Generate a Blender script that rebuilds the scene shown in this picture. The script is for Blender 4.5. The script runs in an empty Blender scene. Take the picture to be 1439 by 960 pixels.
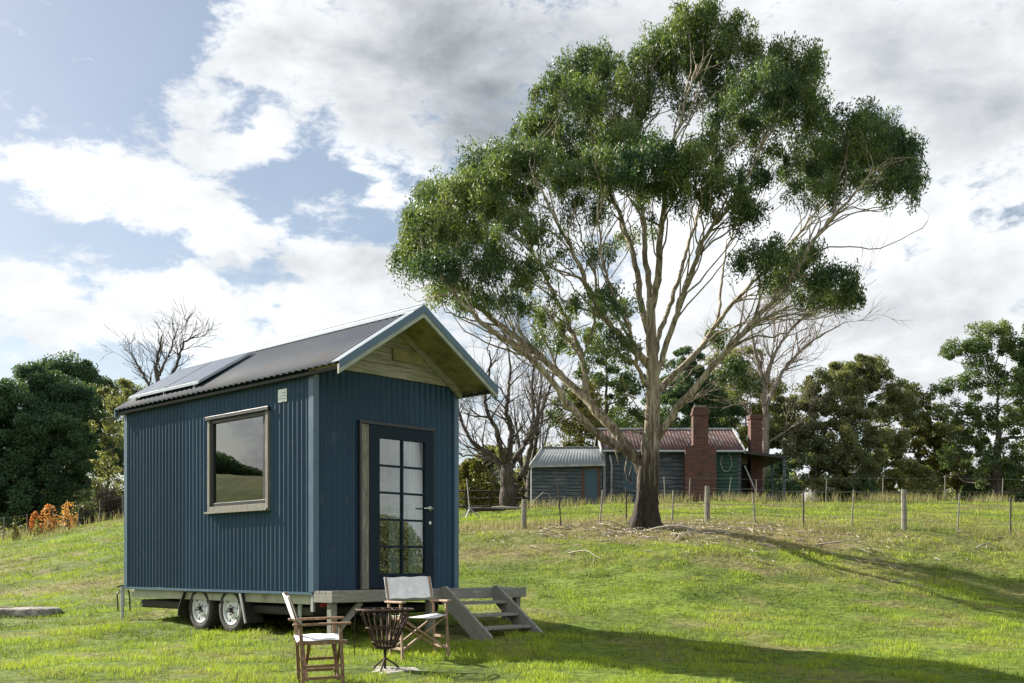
import bpy, math, random
import numpy as np
from mathutils import Vector, Matrix
random.seed(7); rng = np.random.default_rng(7)
S = bpy.context.scene
COL = S.collection
F, CX, HY = 1506.0, 719.5, 795.0
def P(u, v, Y): return Vector(((u-CX)/F*Y, Y, (HY-v)/F*Y))

# ------------------------------------------------------------ noise / terrain
def _hash(i, j, s):
    n = (i*374761393 + j*668265263 + s*974634777) & 0xffffffff
    n = ((n ^ (n >> 13))*1274126177) & 0xffffffff
    return ((n ^ (n >> 16)) & 0xffff)/65535.0
def vnoise(x, y, s=0):
    x = np.asarray(x, float); y = np.asarray(y, float)
    i = np.floor(x).astype(np.int64); j = np.floor(y).astype(np.int64)
    fx = x-i; fy = y-j; fx = fx*fx*(3-2*fx); fy = fy*fy*(3-2*fy)
    a = _hash(i, j, s); b = _hash(i+1, j, s); c = _hash(i, j+1, s); d = _hash(i+1, j+1, s)
    return (a*(1-fx)+b*fx)*(1-fy)+(c*(1-fx)+d*fx)*fy
def fbm(x, y, s=0, o=4):
    v = 0; a = .5; t = 0
    for k in range(o):
        v = v+a*vnoise(x*2**k, y*2**k, s+k); t += a; a *= .5
    return v/t
UC = np.array([-200, 0, 200, 440, 720, 907, 1200, 1439, 1700.])
TY = np.array([-100, 0, 5, 9.5, 11, 13, 16, 20, 23, 26, 30, 38, 46, 60, 90, 150, 400, 1600.])
cols = {
 -200:[-1.5,-1.5,-1.3,-1.10,-1.04,-.97,-.88,-.80,-.70,-.55,-.3,.2,.6,.9,.5,0,-5,-20],
    0:[-1.5,-1.5,-1.3,-1.10,-1.04,-.97,-.86,-.66,-.45,-.20,.1,.6,1.1,1.2,.5,0,-5,-20],
  200:[-1.5,-1.5,-1.3,-1.10,-1.04,-.96,-.83,-.45,-.10,.20,.6,1.3,2.05,2.4,1.5,0,-5,-20],
  440:[-1.5,-1.5,-1.3,-1.10,-1.04,-.94,-.78,-.30,.15,.55,.9,1.55,2.2,2.5,1.5,0,-5,-20],
  720:[-1.5,-1.5,-1.3,-1.10,-1.04,-.94,-.70,-.15,.38,.85,1.2,1.8,2.35,2.65,1.5,0,-5,-20],
  907:[-1.5,-1.5,-1.3,-1.10,-1.04,-.95,-.70,-.10,.45,.95,1.35,2.0,2.65,2.8,1.5,0,-5,-20],
 1200:[-1.5,-1.5,-1.3,-1.10,-1.05,-.98,-.85,-.40,.10,.75,1.3,2.05,2.65,2.6,1.5,0,-5,-20],
 1439:[-1.5,-1.5,-1.3,-1.10,-1.05,-1.0,-.95,-.70,-.10,.60,1.2,1.95,2.6,2.5,1.5,0,-5,-20],
 1700:[-1.5,-1.5,-1.3,-1.10,-1.05,-1.0,-.98,-.85,-.30,.40,1.1,1.85,2.4,2.4,1.5,0,-5,-20]}
def _pchip(x, y, xi):
    h = np.diff(x); d = np.diff(y)/h; m = np.zeros_like(y)
    for k in range(1, len(x)-1):
        if d[k-1]*d[k] > 0:
            w1 = 2*h[k]+h[k-1]; w2 = h[k]+2*h[k-1]
            m[k] = (w1+w2)/(w1/d[k-1]+w2/d[k])
    i = np.clip(np.searchsorted(x, xi)-1, 0, len(x)-2); t = (xi-x[i])/h[i]
    return ((1+2*t)*(1-t)**2*y[i]+t*(1-t)**2*h[i]*m[i]+t*t*(3-2*t)*y[i+1]+t*t*(t-1)*h[i]*m[i+1])
FY = np.concatenate([np.arange(-100, 0, 2.), np.arange(0, 60, .25), np.arange(60, 400, 4.), np.arange(400, 1601, 40.)])
FT = np.array([_pchip(TY, np.array(cols[int(c)], float), FY) for c in UC])
FS = np.linspace(-200, 1700, 96)
FT = np.array([_pchip(UC, FT[:, k], FS) for k in range(len(FY))]).T
def smooth_z(x, y):
    x = np.asarray(x, float); y = np.asarray(y, float)
    u = np.clip(x/np.maximum(y, 6)*F+CX, -200, 1699.9)
    a = (u+200)/1900*95; i = np.clip(a.astype(int), 0, 94); fa = a-i
    yy = np.clip(y, -99.9, 1599); j = np.clip(np.searchsorted(FY, yy)-1, 0, len(FY)-2); fb = (yy-FY[j])/(FY[j+1]-FY[j])
    return (FT[i, j]*(1-fa)+FT[i+1, j]*fa)*(1-fb)+(FT[i, j+1]*(1-fa)+FT[i+1, j+1]*fa)*fb
def _ss(a, b, x):
    t = np.clip((x-a)/(b-a), 0, 1); return t*t*(3-2*t)
def gz(x, y):
    x = np.asarray(x, float); y = np.asarray(y, float)
    z = smooth_z(x, y)+6.2*_ss(22, 58, -x)*(1-_ss(44, 58, y))*_ss(-40, -10, y)
    amp = np.clip((np.asarray(y, float)-5)/8, .5, 1.6)
    z = z+amp*(.10*(fbm(np.asarray(x)/2.7, np.asarray(y)/2.7, 3, 3)-.5)+.075*(fbm(np.asarray(x)/.55, np.asarray(y)/.55, 9, 3)-.5))
    return z
def G(x, y): return float(gz(np.array([x]), np.array([y]))[0])
def GP(u, Y, dz=0):
    x = (u-CX)/F*Y
    return Vector((x, Y, G(x, Y)+dz))

# ------------------------------------------------------------ objects
def tag(o, label=None, cat=None, group=None, kind=None):
    if label: o['label'] = label
    if cat: o['category'] = cat
    if group: o['group'] = group
    if kind: o['kind'] = kind
    return o
def empty(name, loc, rz=0, label=None, cat=None, group=None, rot=None):
    o = bpy.data.objects.new(name, None); COL.objects.link(o)
    o.location = loc; o.rotation_euler = rot if rot else (0, 0, rz); o.empty_display_size = .2
    return tag(o, label, cat, group)
def np_obj(name, V, faces, k, mats, parent=None, attrs=None, smooth=False, matidx=None):
    V = np.asarray(V, np.float32); faces = np.asarray(faces, np.int32)
    me = bpy.data.meshes.new(name)
    me.vertices.add(len(V)); me.vertices.foreach_set('co', V.ravel())
    n = len(faces); me.loops.add(n*k); me.loops.foreach_set('vertex_index', faces.ravel())
    me.polygons.add(n); me.polygons.foreach_set('loop_start', np.arange(0, n*k, k, dtype=np.int32))
    if smooth: me.polygons.foreach_set('use_smooth', np.ones(n, bool))
    for an, av in (attrs or {}).items():
        at = me.attributes.new(an, 'FLOAT', 'POINT'); at.data.foreach_set('value', np.asarray(av, np.float32))
    for m in (mats if isinstance(mats, (list, tuple)) else [mats]): me.materials.append(m)
    me.update(calc_edges=True); me.validate()
    o = bpy.data.objects.new(name, me); COL.objects.link(o)
    if parent is not None: o.parent = parent
    return o
class B:
    """collects boxes, beams, tubes; builds one mesh object"""
    def __init__(s, off=None): s.v = []; s.f = []; s.off = off
    def add(s, vs, fs):
        n = len(s.v); s.v += [Vector(p) for p in vs]; s.f += [tuple(i+n for i in f) for f in fs]; return s
    def box(s, x0, x1, y0, y1, z0, z1):
        return s.add([(x, y, z) for x in (x0, x1) for y in (y0, y1) for z in (z0, z1)],
                     [(0, 1, 3, 2), (4, 6, 7, 5), (0, 4, 5, 1), (2, 3, 7, 6), (0, 2, 6, 4), (1, 5, 7, 3)])
    def beam(s, p, q, w, h, up=(0, 0, 1)):
        p = Vector(p); q = Vector(q); d = (q-p).normalized(); up = Vector(up)
        if abs(d.dot(up)) > .98: up = Vector((0, 1, 0)) if abs(d.y) < .9 else Vector((1, 0, 0))
        sx = d.cross(up).normalized(); sz = sx.cross(d).normalized()
        vs = [a+sx*i*w/2+sz*j*h/2 for a in (p, q) for i in (-1, 1) for j in (-1, 1)]
        return s.add(vs, [(0, 1, 3, 2), (4, 6, 7, 5), (0, 4, 5, 1), (2, 3, 7, 6), (0, 2, 6, 4), (1, 5, 7, 3)])
    def tube(s, pts, r, n=8, caps=True):
        pts = [Vector(p) for p in pts]
        if not isinstance(r, (list, tuple)): r = [r]*len(pts)
        base = len(s.v); ref = Vector((.31, .17, .93))
        for i, p in enumerate(pts):
            d = (pts[min(i+1, len(pts)-1)]-pts[max(i-1, 0)]).normalized()
            a = d.cross(ref)
            if a.length < .1: a = d.cross(Vector((1, 0, 0)))
            a.normalize(); b = d.cross(a)
            for k in range(n):
                t = 2*math.pi*k/n; s.v.append(p+(a*math.cos(t)+b*math.sin(t))*r[i])
        for i in range(len(pts)-1):
            for k in range(n):
                k2 = (k+1) % n
                s.f.append((base+i*n+k, base+i*n+k2, base+(i+1)*n+k2, base+(i+1)*n+k))
        if caps:
            s.f.append(tuple(base+k for k in range(n))[::-1]); s.f.append(tuple(base+(len(pts)-1)*n+k for k in range(n)))
        return s
    def ring(s, c, R, r, n=40, m=6, sq=1):
        base = len(s.v); c = Vector(c)
        for i in range(n):
            a = 2*math.pi*i/n
            for j in range(m):
                b = 2*math.pi*j/m; rr = R+r*math.cos(b)
                s.v.append(c+Vector((rr*math.cos(a), rr*math.sin(a), r*math.sin(b))))
        for i in range(n):
            for j in range(m):
                s.f.append((base+i*m+j, base+((i+1) % n)*m+j, base+((i+1) % n)*m+(j+1) % m, base+i*m+(j+1) % m))
        return s
    def lathe(s, prof, n=32, axis='x', c=(0, 0, 0)):
        base = len(s.v); c = Vector(c)
        for (h, r) in prof:
            for k in range(n):
                t = 2*math.pi*k/n; a, b = r*math.cos(t), r*math.sin(t)
                s.v.append(c+(Vector((h, a, b)) if axis == 'x' else Vector((a, b, h))))
        for i in range(len(prof)-1):
            for k in range(n):
                k2 = (k+1) % n; s.f.append((base+i*n+k, base+i*n+k2, base+(i+1)*n+k2, base+(i+1)*n+k))
        return s
    def prism(s, poly, d):
        d = Vector(d); n = len(poly); poly = [Vector(p) for p in poly]
        return s.add(poly+[p+d for p in poly], [tuple(range(n))[::-1], tuple(range(n, 2*n))]+[(i, (i+1) % n, n+(i+1) % n, n+i) for i in range(n)])
    def build(s, name, m, parent=None, bevel=0, smooth=False):
        me = bpy.data.meshes.new(name); off = s.off or Vector((0, 0, 0))
        me.from_pydata([v-off for v in s.v], [], s.f); me.materials.append(m)
        import bmesh
        bm = bmesh.new(); bm.from_mesh(me); bmesh.ops.recalc_face_normals(bm, faces=bm.faces); bm.to_mesh(me); bm.free()
        if smooth:
            for p in me.polygons: p.use_smooth = True
        o = bpy.data.objects.new(name, me); COL.objects.link(o)
        if parent is not None: o.parent = parent
        if bevel:
            b = o.modifiers.new('bevel', 'BEVEL'); b.width = bevel; b.segments = 2; b.limit_method = 'ANGLE'
        return o

# ------------------------------------------------------------ materials
def newmat(name):
    m = bpy.data.materials.new(name); m.use_nodes = True
    nt = m.node_tree; nt.nodes.clear()
    return m, nt, nt.nodes, nt.links
def N(nt, t, **kw):
    n = nt.nodes.new(t)
    for k, v in kw.items():
        if k in n.inputs.keys() if isinstance(k, str) else False: n.inputs[k].default_value = v
        else: setattr(n, k, v)
    return n
def mat(name, c1, c2=None, scale=6, rough=.7, metal=0, bump=0, stretch=(1, 1, 1), c3=None, s3=1.3, bscale=None, spec=.5, detail=6, thr=(.35, .65), c3thr=(.55, .7), coords='Object'):
    m, nt, ns, L = newmat(name)
    out = N(nt, 'ShaderNodeOutputMaterial'); p = N(nt, 'ShaderNodeBsdfPrincipled')
    L.new(p.outputs[0], out.inputs[0])
    p.inputs['Roughness'].default_value = rough; p.inputs['Metallic'].default_value = metal
    p.inputs['Specular IOR Level'].default_value = spec
    if c2 is None: c2 = tuple(x*.8 for x in c1)
    tc = N(nt, 'ShaderNodeTexCoord'); mp = N(nt, 'ShaderNodeMapping'); mp.inputs['Scale'].default_value = stretch
    L.new(tc.outputs[coords], mp.inputs[0])
    def noise(sc, dt, lo, hi):
        n = N(nt, 'ShaderNodeTexNoise'); n.inputs['Scale'].default_value = sc; n.inputs['Detail'].default_value = dt
        n.inputs['Roughness'].default_value = .62
        L.new(mp.outputs[0], n.inputs['Vector'])
        r = N(nt, 'ShaderNodeMapRange'); r.inputs[1].default_value = lo; r.inputs[2].default_value = hi
        L.new(n.outputs[0], r.inputs[0]); return n, r
    n1, r1 = noise(scale, detail, *thr)
    mx = N(nt, 'ShaderNodeMix', data_type='RGBA'); mx.inputs[6].default_value = (*c1, 1); mx.inputs[7].default_value = (*c2, 1)
    L.new(r1.outputs[0], mx.inputs[0]); col = mx.outputs[2]
    if c3 is not None:
        n3, r3 = noise(s3, 5, *c3thr)
        m3 = N(nt, 'ShaderNodeMix', data_type='RGBA'); L.new(col, m3.inputs[6]); m3.inputs[7].default_value = (*c3, 1)
        L.new(r3.outputs[0], m3.inputs[0]); col = m3.outputs[2]
    L.new(col, p.inputs['Base Color'])
    rr = N(nt, 'ShaderNodeMapRange'); rr.inputs[3].default_value = max(0, rough-.1); rr.inputs[4].default_value = min(1, rough+.12)
    L.new(n1.outputs[0], rr.inputs[0]); L.new(rr.outputs[0], p.inputs['Roughness'])
    if bump:
        nb, _ = noise(bscale or scale*2, 8, 0, 1)
        b = N(nt, 'ShaderNodeBump'); b.inputs['Strength'].default_value = bump; b.inputs['Distance'].default_value = .02
        L.new(nb.outputs[0], b.inputs['Height']); L.new(b.outputs[0], p.inputs['Normal'])
    return m
def leafmat(name, ca, cb, trans=.35, rough=.45, spec=.35, tcol=None):
    """ca/cb picked per leaf by attribute 'var'"""
    m, nt, ns, L = newmat(name)
    out = N(nt, 'ShaderNodeOutputMaterial'); p = N(nt, 'ShaderNodeBsdfPrincipled')
    p.inputs['Roughness'].default_value = rough; p.inputs['Specular IOR Level'].default_value = spec
    at = N(nt, 'ShaderNodeAttribute'); at.attribute_name = 'var'
    mx = N(nt, 'ShaderNodeMix', data_type='RGBA'); mx.inputs[6].default_value = (*ca, 1); mx.inputs[7].default_value = (*cb, 1)
    L.new(at.outputs['Fac'], mx.inputs[0]); L.new(mx.outputs[2], p.inputs['Base Color'])
    tr = N(nt, 'ShaderNodeBsdfTranslucent')
    h = N(nt, 'ShaderNodeMix', data_type='RGBA', blend_type='MULTIPLY'); h.inputs[0].default_value = 1
    L.new(mx.outputs[2], h.inputs[6]); h.inputs[7].default_value = (*(tcol or (1.5, 1.45, .6)), 1)
    L.new(h.outputs[2], tr.inputs[0])
    ms = N(nt, 'ShaderNodeMixShader'); ms.inputs[0].default_value = trans
    L.new(p.outputs[0], ms.inputs[1]); L.new(tr.outputs[0], ms.inputs[2]); L.new(ms.outputs[0], out.inputs[0])
    return m
def glassmat(name, tint=(.9, .95, .95), refl=1.0):
    m, nt, ns, L = newmat(name)
    out = N(nt, 'ShaderNodeOutputMaterial'); g = N(nt, 'ShaderNodeBsdfGlossy'); g.inputs['Roughness'].default_value = .01
    t = N(nt, 'ShaderNodeBsdfTransparent'); t.inputs[0].default_value = (*tint, 1)
    fr = N(nt, 'ShaderNodeFresnel'); fr.inputs[0].default_value = 1.5
    mu = N(nt, 'ShaderNodeMath', operation='MULTIPLY'); mu.use_clamp = True; mu.inputs[1].default_value = refl; L.new(fr.outputs[0], mu.inputs[0])
    ms = N(nt, 'ShaderNodeMixShader'); L.new(mu.outputs[0], ms.inputs[0]); L.new(t.outputs[0], ms.inputs[1]); L.new(g.outputs[0], ms.inputs[2])
    L.new(ms.outputs[0], out.inputs[0]); return m

M = {}
M['steel_blue'] = mat('blue_corrugated_steel', (.016, .046, .084), (.020, .055, .094), 1.6, .55, 0, .0, (1, 1, .4), c3=(.021, .056, .095), s3=3, spec=.25)
nt = M['steel_blue'].node_tree; L = nt.links; pb = [n for n in nt.nodes if n.type == 'BSDF_PRINCIPLED'][0]; src = pb.inputs['Base Color'].links[0].from_socket
tc = N(nt, 'ShaderNodeTexCoord'); sn = N(nt, 'ShaderNodeVectorMath', operation='SNAP'); sn.inputs[1].default_value = (.768, .768, 50); ad = N(nt, 'ShaderNodeVectorMath', operation='ADD'); ad.inputs[1].default_value = (.003, .003, 0)
L.new(tc.outputs['Object'], ad.inputs[0]); L.new(ad.outputs[0], sn.inputs[0]); wn_ = N(nt, 'ShaderNodeTexWhiteNoise'); L.new(sn.outputs[0], wn_.inputs[0])
mr = N(nt, 'ShaderNodeMapRange'); mr.inputs[3].default_value = .86; mr.inputs[4].default_value = 1.2; L.new(wn_.outputs[0], mr.inputs[0])
dn = N(nt, 'ShaderNodeTexNoise'); dn.inputs['Scale'].default_value = 5; dn.inputs['Detail'].default_value = 8; L.new(tc.outputs['Object'], dn.inputs[0])
dm = N(nt, 'ShaderNodeMapRange'); dm.inputs[1].default_value = .55; dm.inputs[2].default_value = .85; dm.inputs[4].default_value = .35; L.new(dn.outputs[0], dm.inputs[0])
vm = N(nt, 'ShaderNodeVectorMath', operation='SCALE'); L.new(src, vm.inputs[0]); L.new(mr.outputs[0], vm.inputs['Scale'])
dx = N(nt, 'ShaderNodeMix', data_type='RGBA'); L.new(dm.outputs[0], dx.inputs[0]); L.new(vm.outputs[0], dx.inputs[6]); dx.inputs[7].default_value = (.09, .11, .12, 1); L.new(dx.outputs[2], pb.inputs['Base Color'])
M['trim_blue'] = mat('blue_trim', (.05, .10, .155), (.065, .12, .175), 3, .35)
M['roof_grey'] = mat('grey_roof_steel', (.032, .044, .064), (.045, .058, .078), 1.2, .72, .0, 0, (1, 1, 1), c3=(.05, .047, .05), s3=2.5, spec=.3)
M['flash'] = mat('zinc_flashing', (.40, .44, .47), (.30, .34, .37), 4, .35, .55)
M['timber'] = mat('weathered_timber', (.21, .205, .17), (.115, .11, .09), 9, .85, 0, .5, (8, 8, .8), c3=(.34, .32, .27), s3=4)
M['timber_x'] = mat('weathered_deck_timber', (.25, .25, .215), (.15, .15, .13), 7, .85, 0, .5, (1, 10, 10), c3=(.33, .32, .28), s3=3)
M['gable'] = mat('old_gable_boards', (.40, .37, .28), (.20, .19, .14), 4, .85, 0, .5, (.7, 6, 9), c3=(.24, .11, .05), s3=2, c3thr=(.6, .72))
M['soffit'] = mat('stained_soffit_boards', (.34, .30, .15), (.15, .13, .06), 3, .85, 0, .4, (1.5, 1, 1.5))
M['fascia'] = mat('greenish_fascia_timber', (.36, .38, .33), (.24, .26, .21), 6, .8, 0, .3)
M['black'] = mat('black_aluminium', (.012, .014, .016), (.018, .02, .022), 5, .4)
M['door'] = mat('dark_navy_door_paint', (.009, .019, .030), (.012, .023, .035), 4, .55, spec=.12)
M['glass'] = glassmat('window_glass', (.35, .4, .42), 3.4)
M['dglass'] = glassmat('door_glass', (.88, .92, .90), 1.7)
M['chrome'] = mat('brushed_handle_metal', (.75, .77, .78), (.6, .62, .63), 8, .25, 1)
M['rail'] = mat('beige_chassis_paint', (.40, .41, .33), (.30, .31, .25), 3, .6, 0, 0, c3=(.2, .17, .11), s3=4)
M['dark'] = mat('dark_steel', (.02, .02, .02), (.035, .032, .03), 8, .6, .2)
M['tyre'] = mat('tyre_rubber', (.022, .022, .023), (.045, .043, .04), 14, .85, 0, .3)
M['rim'] = mat('silver_rim', (.62, .65, .68), (.5, .53, .56), 9, .4, .2)
M['red'] = mat('tail_light_red', (.32, .02, .01), (.25, .015, .01), 9, .2)
M['amber'] = mat('tail_light_amber', (.45, .14, .02), None, 9, .2)
M['galv'] = mat('galvanised_steel', (.42, .45, .46), (.3, .32, .34), 12, .45, .5)
M['white'] = mat('white_plaque', (.75, .77, .78), (.68, .7, .71), 5, .5)
M['panel'] = mat('solar_glass', (.05, .06, .075), (.06, .07, .085), 5, .22, 0, spec=1)
M['inside'] = mat('pine_lining', (.30, .19, .10), (.22, .13, .065), 3, .6, 0, 0, (1, 1, 5))
M['curtain'] = mat('pale_curtain_cloth', (.62, .68, .72), (.5, .56, .6), 5, .9)
M['brownwood'] = mat('brown_leather', (.12, .05, .03), (.07, .03, .02), 5, .6)
M['chairwood'] = mat('oiled_chair_wood', (.22, .125, .07), (.13, .07, .04), 9, .55, 0, .2, (3, 3, 3), c3=(.33, .24, .16), s3=7)
M['chairgrey'] = mat('silvered_chair_wood', (.30, .21, .15), (.19, .12, .08), 9, .7, 0, .2)
M['canvas'] = mat('off_white_canvas', (.70, .71, .72), (.56, .58, .61), 10, .9, 0, .35, c3=(.5, .52, .56), s3=14)
M['rust'] = mat('rusty_iron', (.050, .026, .018), (.03, .018, .014), 20, .75, .3, .4, c3=(.13, .05, .025), s3=9)
M['ash'] = mat('pale_ash_stone', (.42, .40, .36), (.25, .24, .21), 16, .95, 0, 1.0)
M['concrete'] = mat('lichened_concrete', (.24, .22, .19), (.10, .095, .08), 7, .95, 0, .8, c3=(.44, .42, .37), s3=5)
M['wboard'] = mat('blue_grey_weatherboard', (.026, .042, .058), (.058, .072, .082), 3, .8, 0, .2, (.5, 1, 9), c3=(.20, .20, .19), s3=3, c3thr=(.52, .7))
M['wgreen'] = mat('green_weatherboard', (.012, .07, .045), (.02, .05, .038), 2, .8)
M['wbrown'] = mat('brown_door_frame', (.10, .045, .03), (.07, .035, .025), 4, .8)
M['wblue'] = mat('blue_painted_door', (.030, .075, .11), (.045, .075, .095), 3, .7)
M['shedroof'] = mat('pale_grey_roof_iron', (.13, .15, .155), (.185, .20, .205), 1.3, .5, .2)
M['rustroof'] = mat('rusted_roof_iron', (.080, .036, .032), (.048, .032, .032), 2.5, .8, 0, .3, (1.6, .5, .5), c3=(.13, .11, .105), s3=2.6)
M['wtrim'] = mat('white_barge_paint', (.38, .40, .40), (.20, .21, .21), 3, .6)
def brickmat():
    m, nt, ns, L = newmat('red_brick')
    out = N(nt, 'ShaderNodeOutputMaterial'); p = N(nt, 'ShaderNodeBsdfPrincipled'); p.inputs['Roughness'].default_value = .9
    tc = N(nt, 'ShaderNodeTexCoord'); sx = N(nt, 'ShaderNodeSeparateXYZ'); cb = N(nt, 'ShaderNodeCombineXYZ'); ad = N(nt, 'ShaderNodeMath', operation='ADD')
    L.new(tc.outputs['Object'], sx.inputs[0]); L.new(sx.outputs[0], ad.inputs[0]); L.new(sx.outputs[1], ad.inputs[1])
    L.new(ad.outputs[0], cb.inputs[0]); L.new(sx.outputs[2], cb.inputs[1])
    b = N(nt, 'ShaderNodeTexBrick'); b.inputs['Scale'].default_value = 1; b.inputs['Brick Width'].default_value = .235; b.inputs['Row Height'].default_value = .086
    b.inputs['Mortar Size'].default_value = .009; b.inputs['Color1'].default_value = (.125, .040, .028, 1); b.inputs['Color2'].default_value = (.052, .022, .018, 1)
    b.inputs['Mortar'].default_value = (.095, .078, .066, 1); L.new(cb.outputs[0], b.inputs['Vector'])
    n = N(nt, 'ShaderNodeTexNoise'); n.inputs['Scale'].default_value = 2.2; n.inputs['Detail'].default_value = 6; L.new(tc.outputs['Object'], n.inputs[0])
    r = N(nt, 'ShaderNodeMapRange'); r.inputs[1].default_value = .5; r.inputs[2].default_value = .75; r.inputs[4].default_value = .75; L.new(n.outputs[0], r.inputs[0])
    mx = N(nt, 'ShaderNodeMix', data_type='RGBA'); L.new(r.outputs[0], mx.inputs[0]); L.new(b.outputs[0], mx.inputs[6]); mx.inputs[7].default_value = (.075, .058, .05, 1)
    L.new(mx.outputs[2], p.inputs[0]); bp = N(nt, 'ShaderNodeBump'); bp.inputs['Strength'].default_value = .5; bp.inputs['Distance'].default_value = .01; bp.invert = True
    L.new(b.outputs[1], bp.inputs['Height']); L.new(bp.outputs[0], p.inputs['Normal']); L.new(p.outputs[0], out.inputs[0]); return m
M['brick'] = brickmat()
def barkmat(name, hi, hi2, lo, z0, z1, bump=.8):
    """smooth pale bark above, rough dark stocking of bark at the foot (by height on the tree)"""
    m, nt, ns, L = newmat(name)
    out = N(nt, 'ShaderNodeOutputMaterial'); p = N(nt, 'ShaderNodeBsdfPrincipled'); p.inputs['Roughness'].default_value = .8
    p.inputs['Specular IOR Level'].default_value = .2
    tc = N(nt, 'ShaderNodeTexCoord'); mp = N(nt, 'ShaderNodeMapping'); mp.inputs['Scale'].default_value = (9, 9, 1.1); L.new(tc.outputs['Object'], mp.inputs[0])
    n = N(nt, 'ShaderNodeTexNoise'); n.inputs['Scale'].default_value = 1.6; n.inputs['Detail'].default_value = 8; n.inputs['Roughness'].default_value = .65; L.new(mp.outputs[0], n.inputs[0])
    r = N(nt, 'ShaderNodeMapRange'); r.inputs[1].default_value = .38; r.inputs[2].default_value = .62; L.new(n.outputs[0], r.inputs[0])
    mx = N(nt, 'ShaderNodeMix', data_type='RGBA'); L.new(r.outputs[0], mx.inputs[0]); mx.inputs[6].default_value = (*hi, 1); mx.inputs[7].default_value = (*hi2, 1)
    n4 = N(nt, 'ShaderNodeTexNoise'); n4.inputs['Scale'].default_value = 1.1; n4.inputs['Detail'].default_value = 5; L.new(mp.outputs[0], n4.inputs[0])
    r4 = N(nt, 'ShaderNodeMapRange'); r4.inputs[1].default_value = .52; r4.inputs[2].default_value = .60; r4.inputs[4].default_value = .75; L.new(n4.outputs[0], r4.inputs[0])
    m4 = N(nt, 'ShaderNodeMix', data_type='RGBA'); L.new(r4.outputs[0], m4.inputs[0]); L.new(mx.outputs[2], m4.inputs[6]); m4.inputs[7].default_value = (*[c*.55 for c in hi2[:1]]+[c*.5 for c in hi2[1:]], 1); mx = m4
    sx = N(nt, 'ShaderNodeSeparateXYZ'); L.new(tc.outputs['Object'], sx.inputs[0])
    a = N(nt, 'ShaderNodeMath', operation='MULTIPLY_ADD'); L.new(n.outputs[0], a.inputs[0]); a.inputs[1].default_value = -(z1-z0)*2.2; L.new(sx.outputs[2], a.inputs[2])
    r2 = N(nt, 'ShaderNodeMapRange'); r2.inputs[1].default_value = z0-(z1-z0)*1.1; r2.inputs[2].default_value = z1-(z1-z0)*1.1; r2.inputs[3].default_value = 1; r2.inputs[4].default_value = 0; L.new(a.outputs[0], r2.inputs[0])
    m2 = N(nt, 'ShaderNodeMix', data_type='RGBA'); L.new(r2.outputs[0], m2.inputs[0]); L.new(mx.outputs[2], m2.inputs[6])
    lm = N(nt, 'ShaderNodeMix', data_type='RGBA'); L.new(r.outputs[0], lm.inputs[0]); lm.inputs[6].default_value = (*lo, 1); lm.inputs[7].default_value = (*[c*2.4 for c in lo], 1)
    L.new(lm.outputs[2], m2.inputs[7]); L.new(m2.outputs[2], p.inputs[0])
    b = N(nt, 'ShaderNodeBump'); b.inputs['Strength'].default_value = bump; b.inputs['Distance'].default_value = .14; L.new(n.outputs[0], b.inputs['Height']); L.new(b.outputs[0], p.inputs['Normal'])
    L.new(p.outputs[0], out.inputs[0]); return m
M['bark'] = barkmat('eucalyptus_bark', (.55, .49, .37), (.27, .22, .15), (.028, .022, .018), 1.1, 3.0, 1.0)
M['barkgrey'] = barkmat('grey_bark', (.125, .108, .088), (.06, .052, .042), (.03, .025, .02), 0, 1.5)
M['barkpale'] = barkmat('pale_dead_bark', (.30, .26, .22), (.19, .16, .13), (.06, .05, .04), 0, 1.2)
M['barkdark'] = barkmat('dark_bark', (.055, .045, .036), (.035, .03, .025), (.02, .017, .014), 0, 2)
M['leaf'] = leafmat('eucalyptus_leaves', (.024, .064, .034), (.165, .215, .072), .32, .5, .3)
M['leafdark'] = leafmat('cypress_foliage', (.030, .068, .044), (.095, .15, .075), .28, .6, .2)
M['leafmid'] = leafmat('grey_green_foliage', (.070, .095, .050), (.25, .265, .12), .38, .5, .3)
M['leafyel'] = leafmat('yellow_green_foliage', (.065, .08, .022), (.19, .18, .05), .3, .5, .3)
M['leaforange'] = leafmat('orange_autumn_leaves', (.36, .13, .045), (.50, .33, .10), .35, .6, .2, (1.2, 1, .7))
M['grass'] = None
M['twig'] = mat('pale_dead_twigs', (.36, .32, .26), (.22, .19, .15), 8, .9)
M['fpost'] = mat('silvered_fence_timber', (.26, .25, .20), (.13, .12, .10), 8, .9, 0, .5, (5, 5, .8))
M['picket'] = mat('dark_steel_picket', (.05, .05, .045), (.09, .07, .055), 9, .7, .3)
M['wire'] = mat('fence_wire', (.22, .22, .21), (.15, .15, .14), 9, .5, .5)

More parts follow.
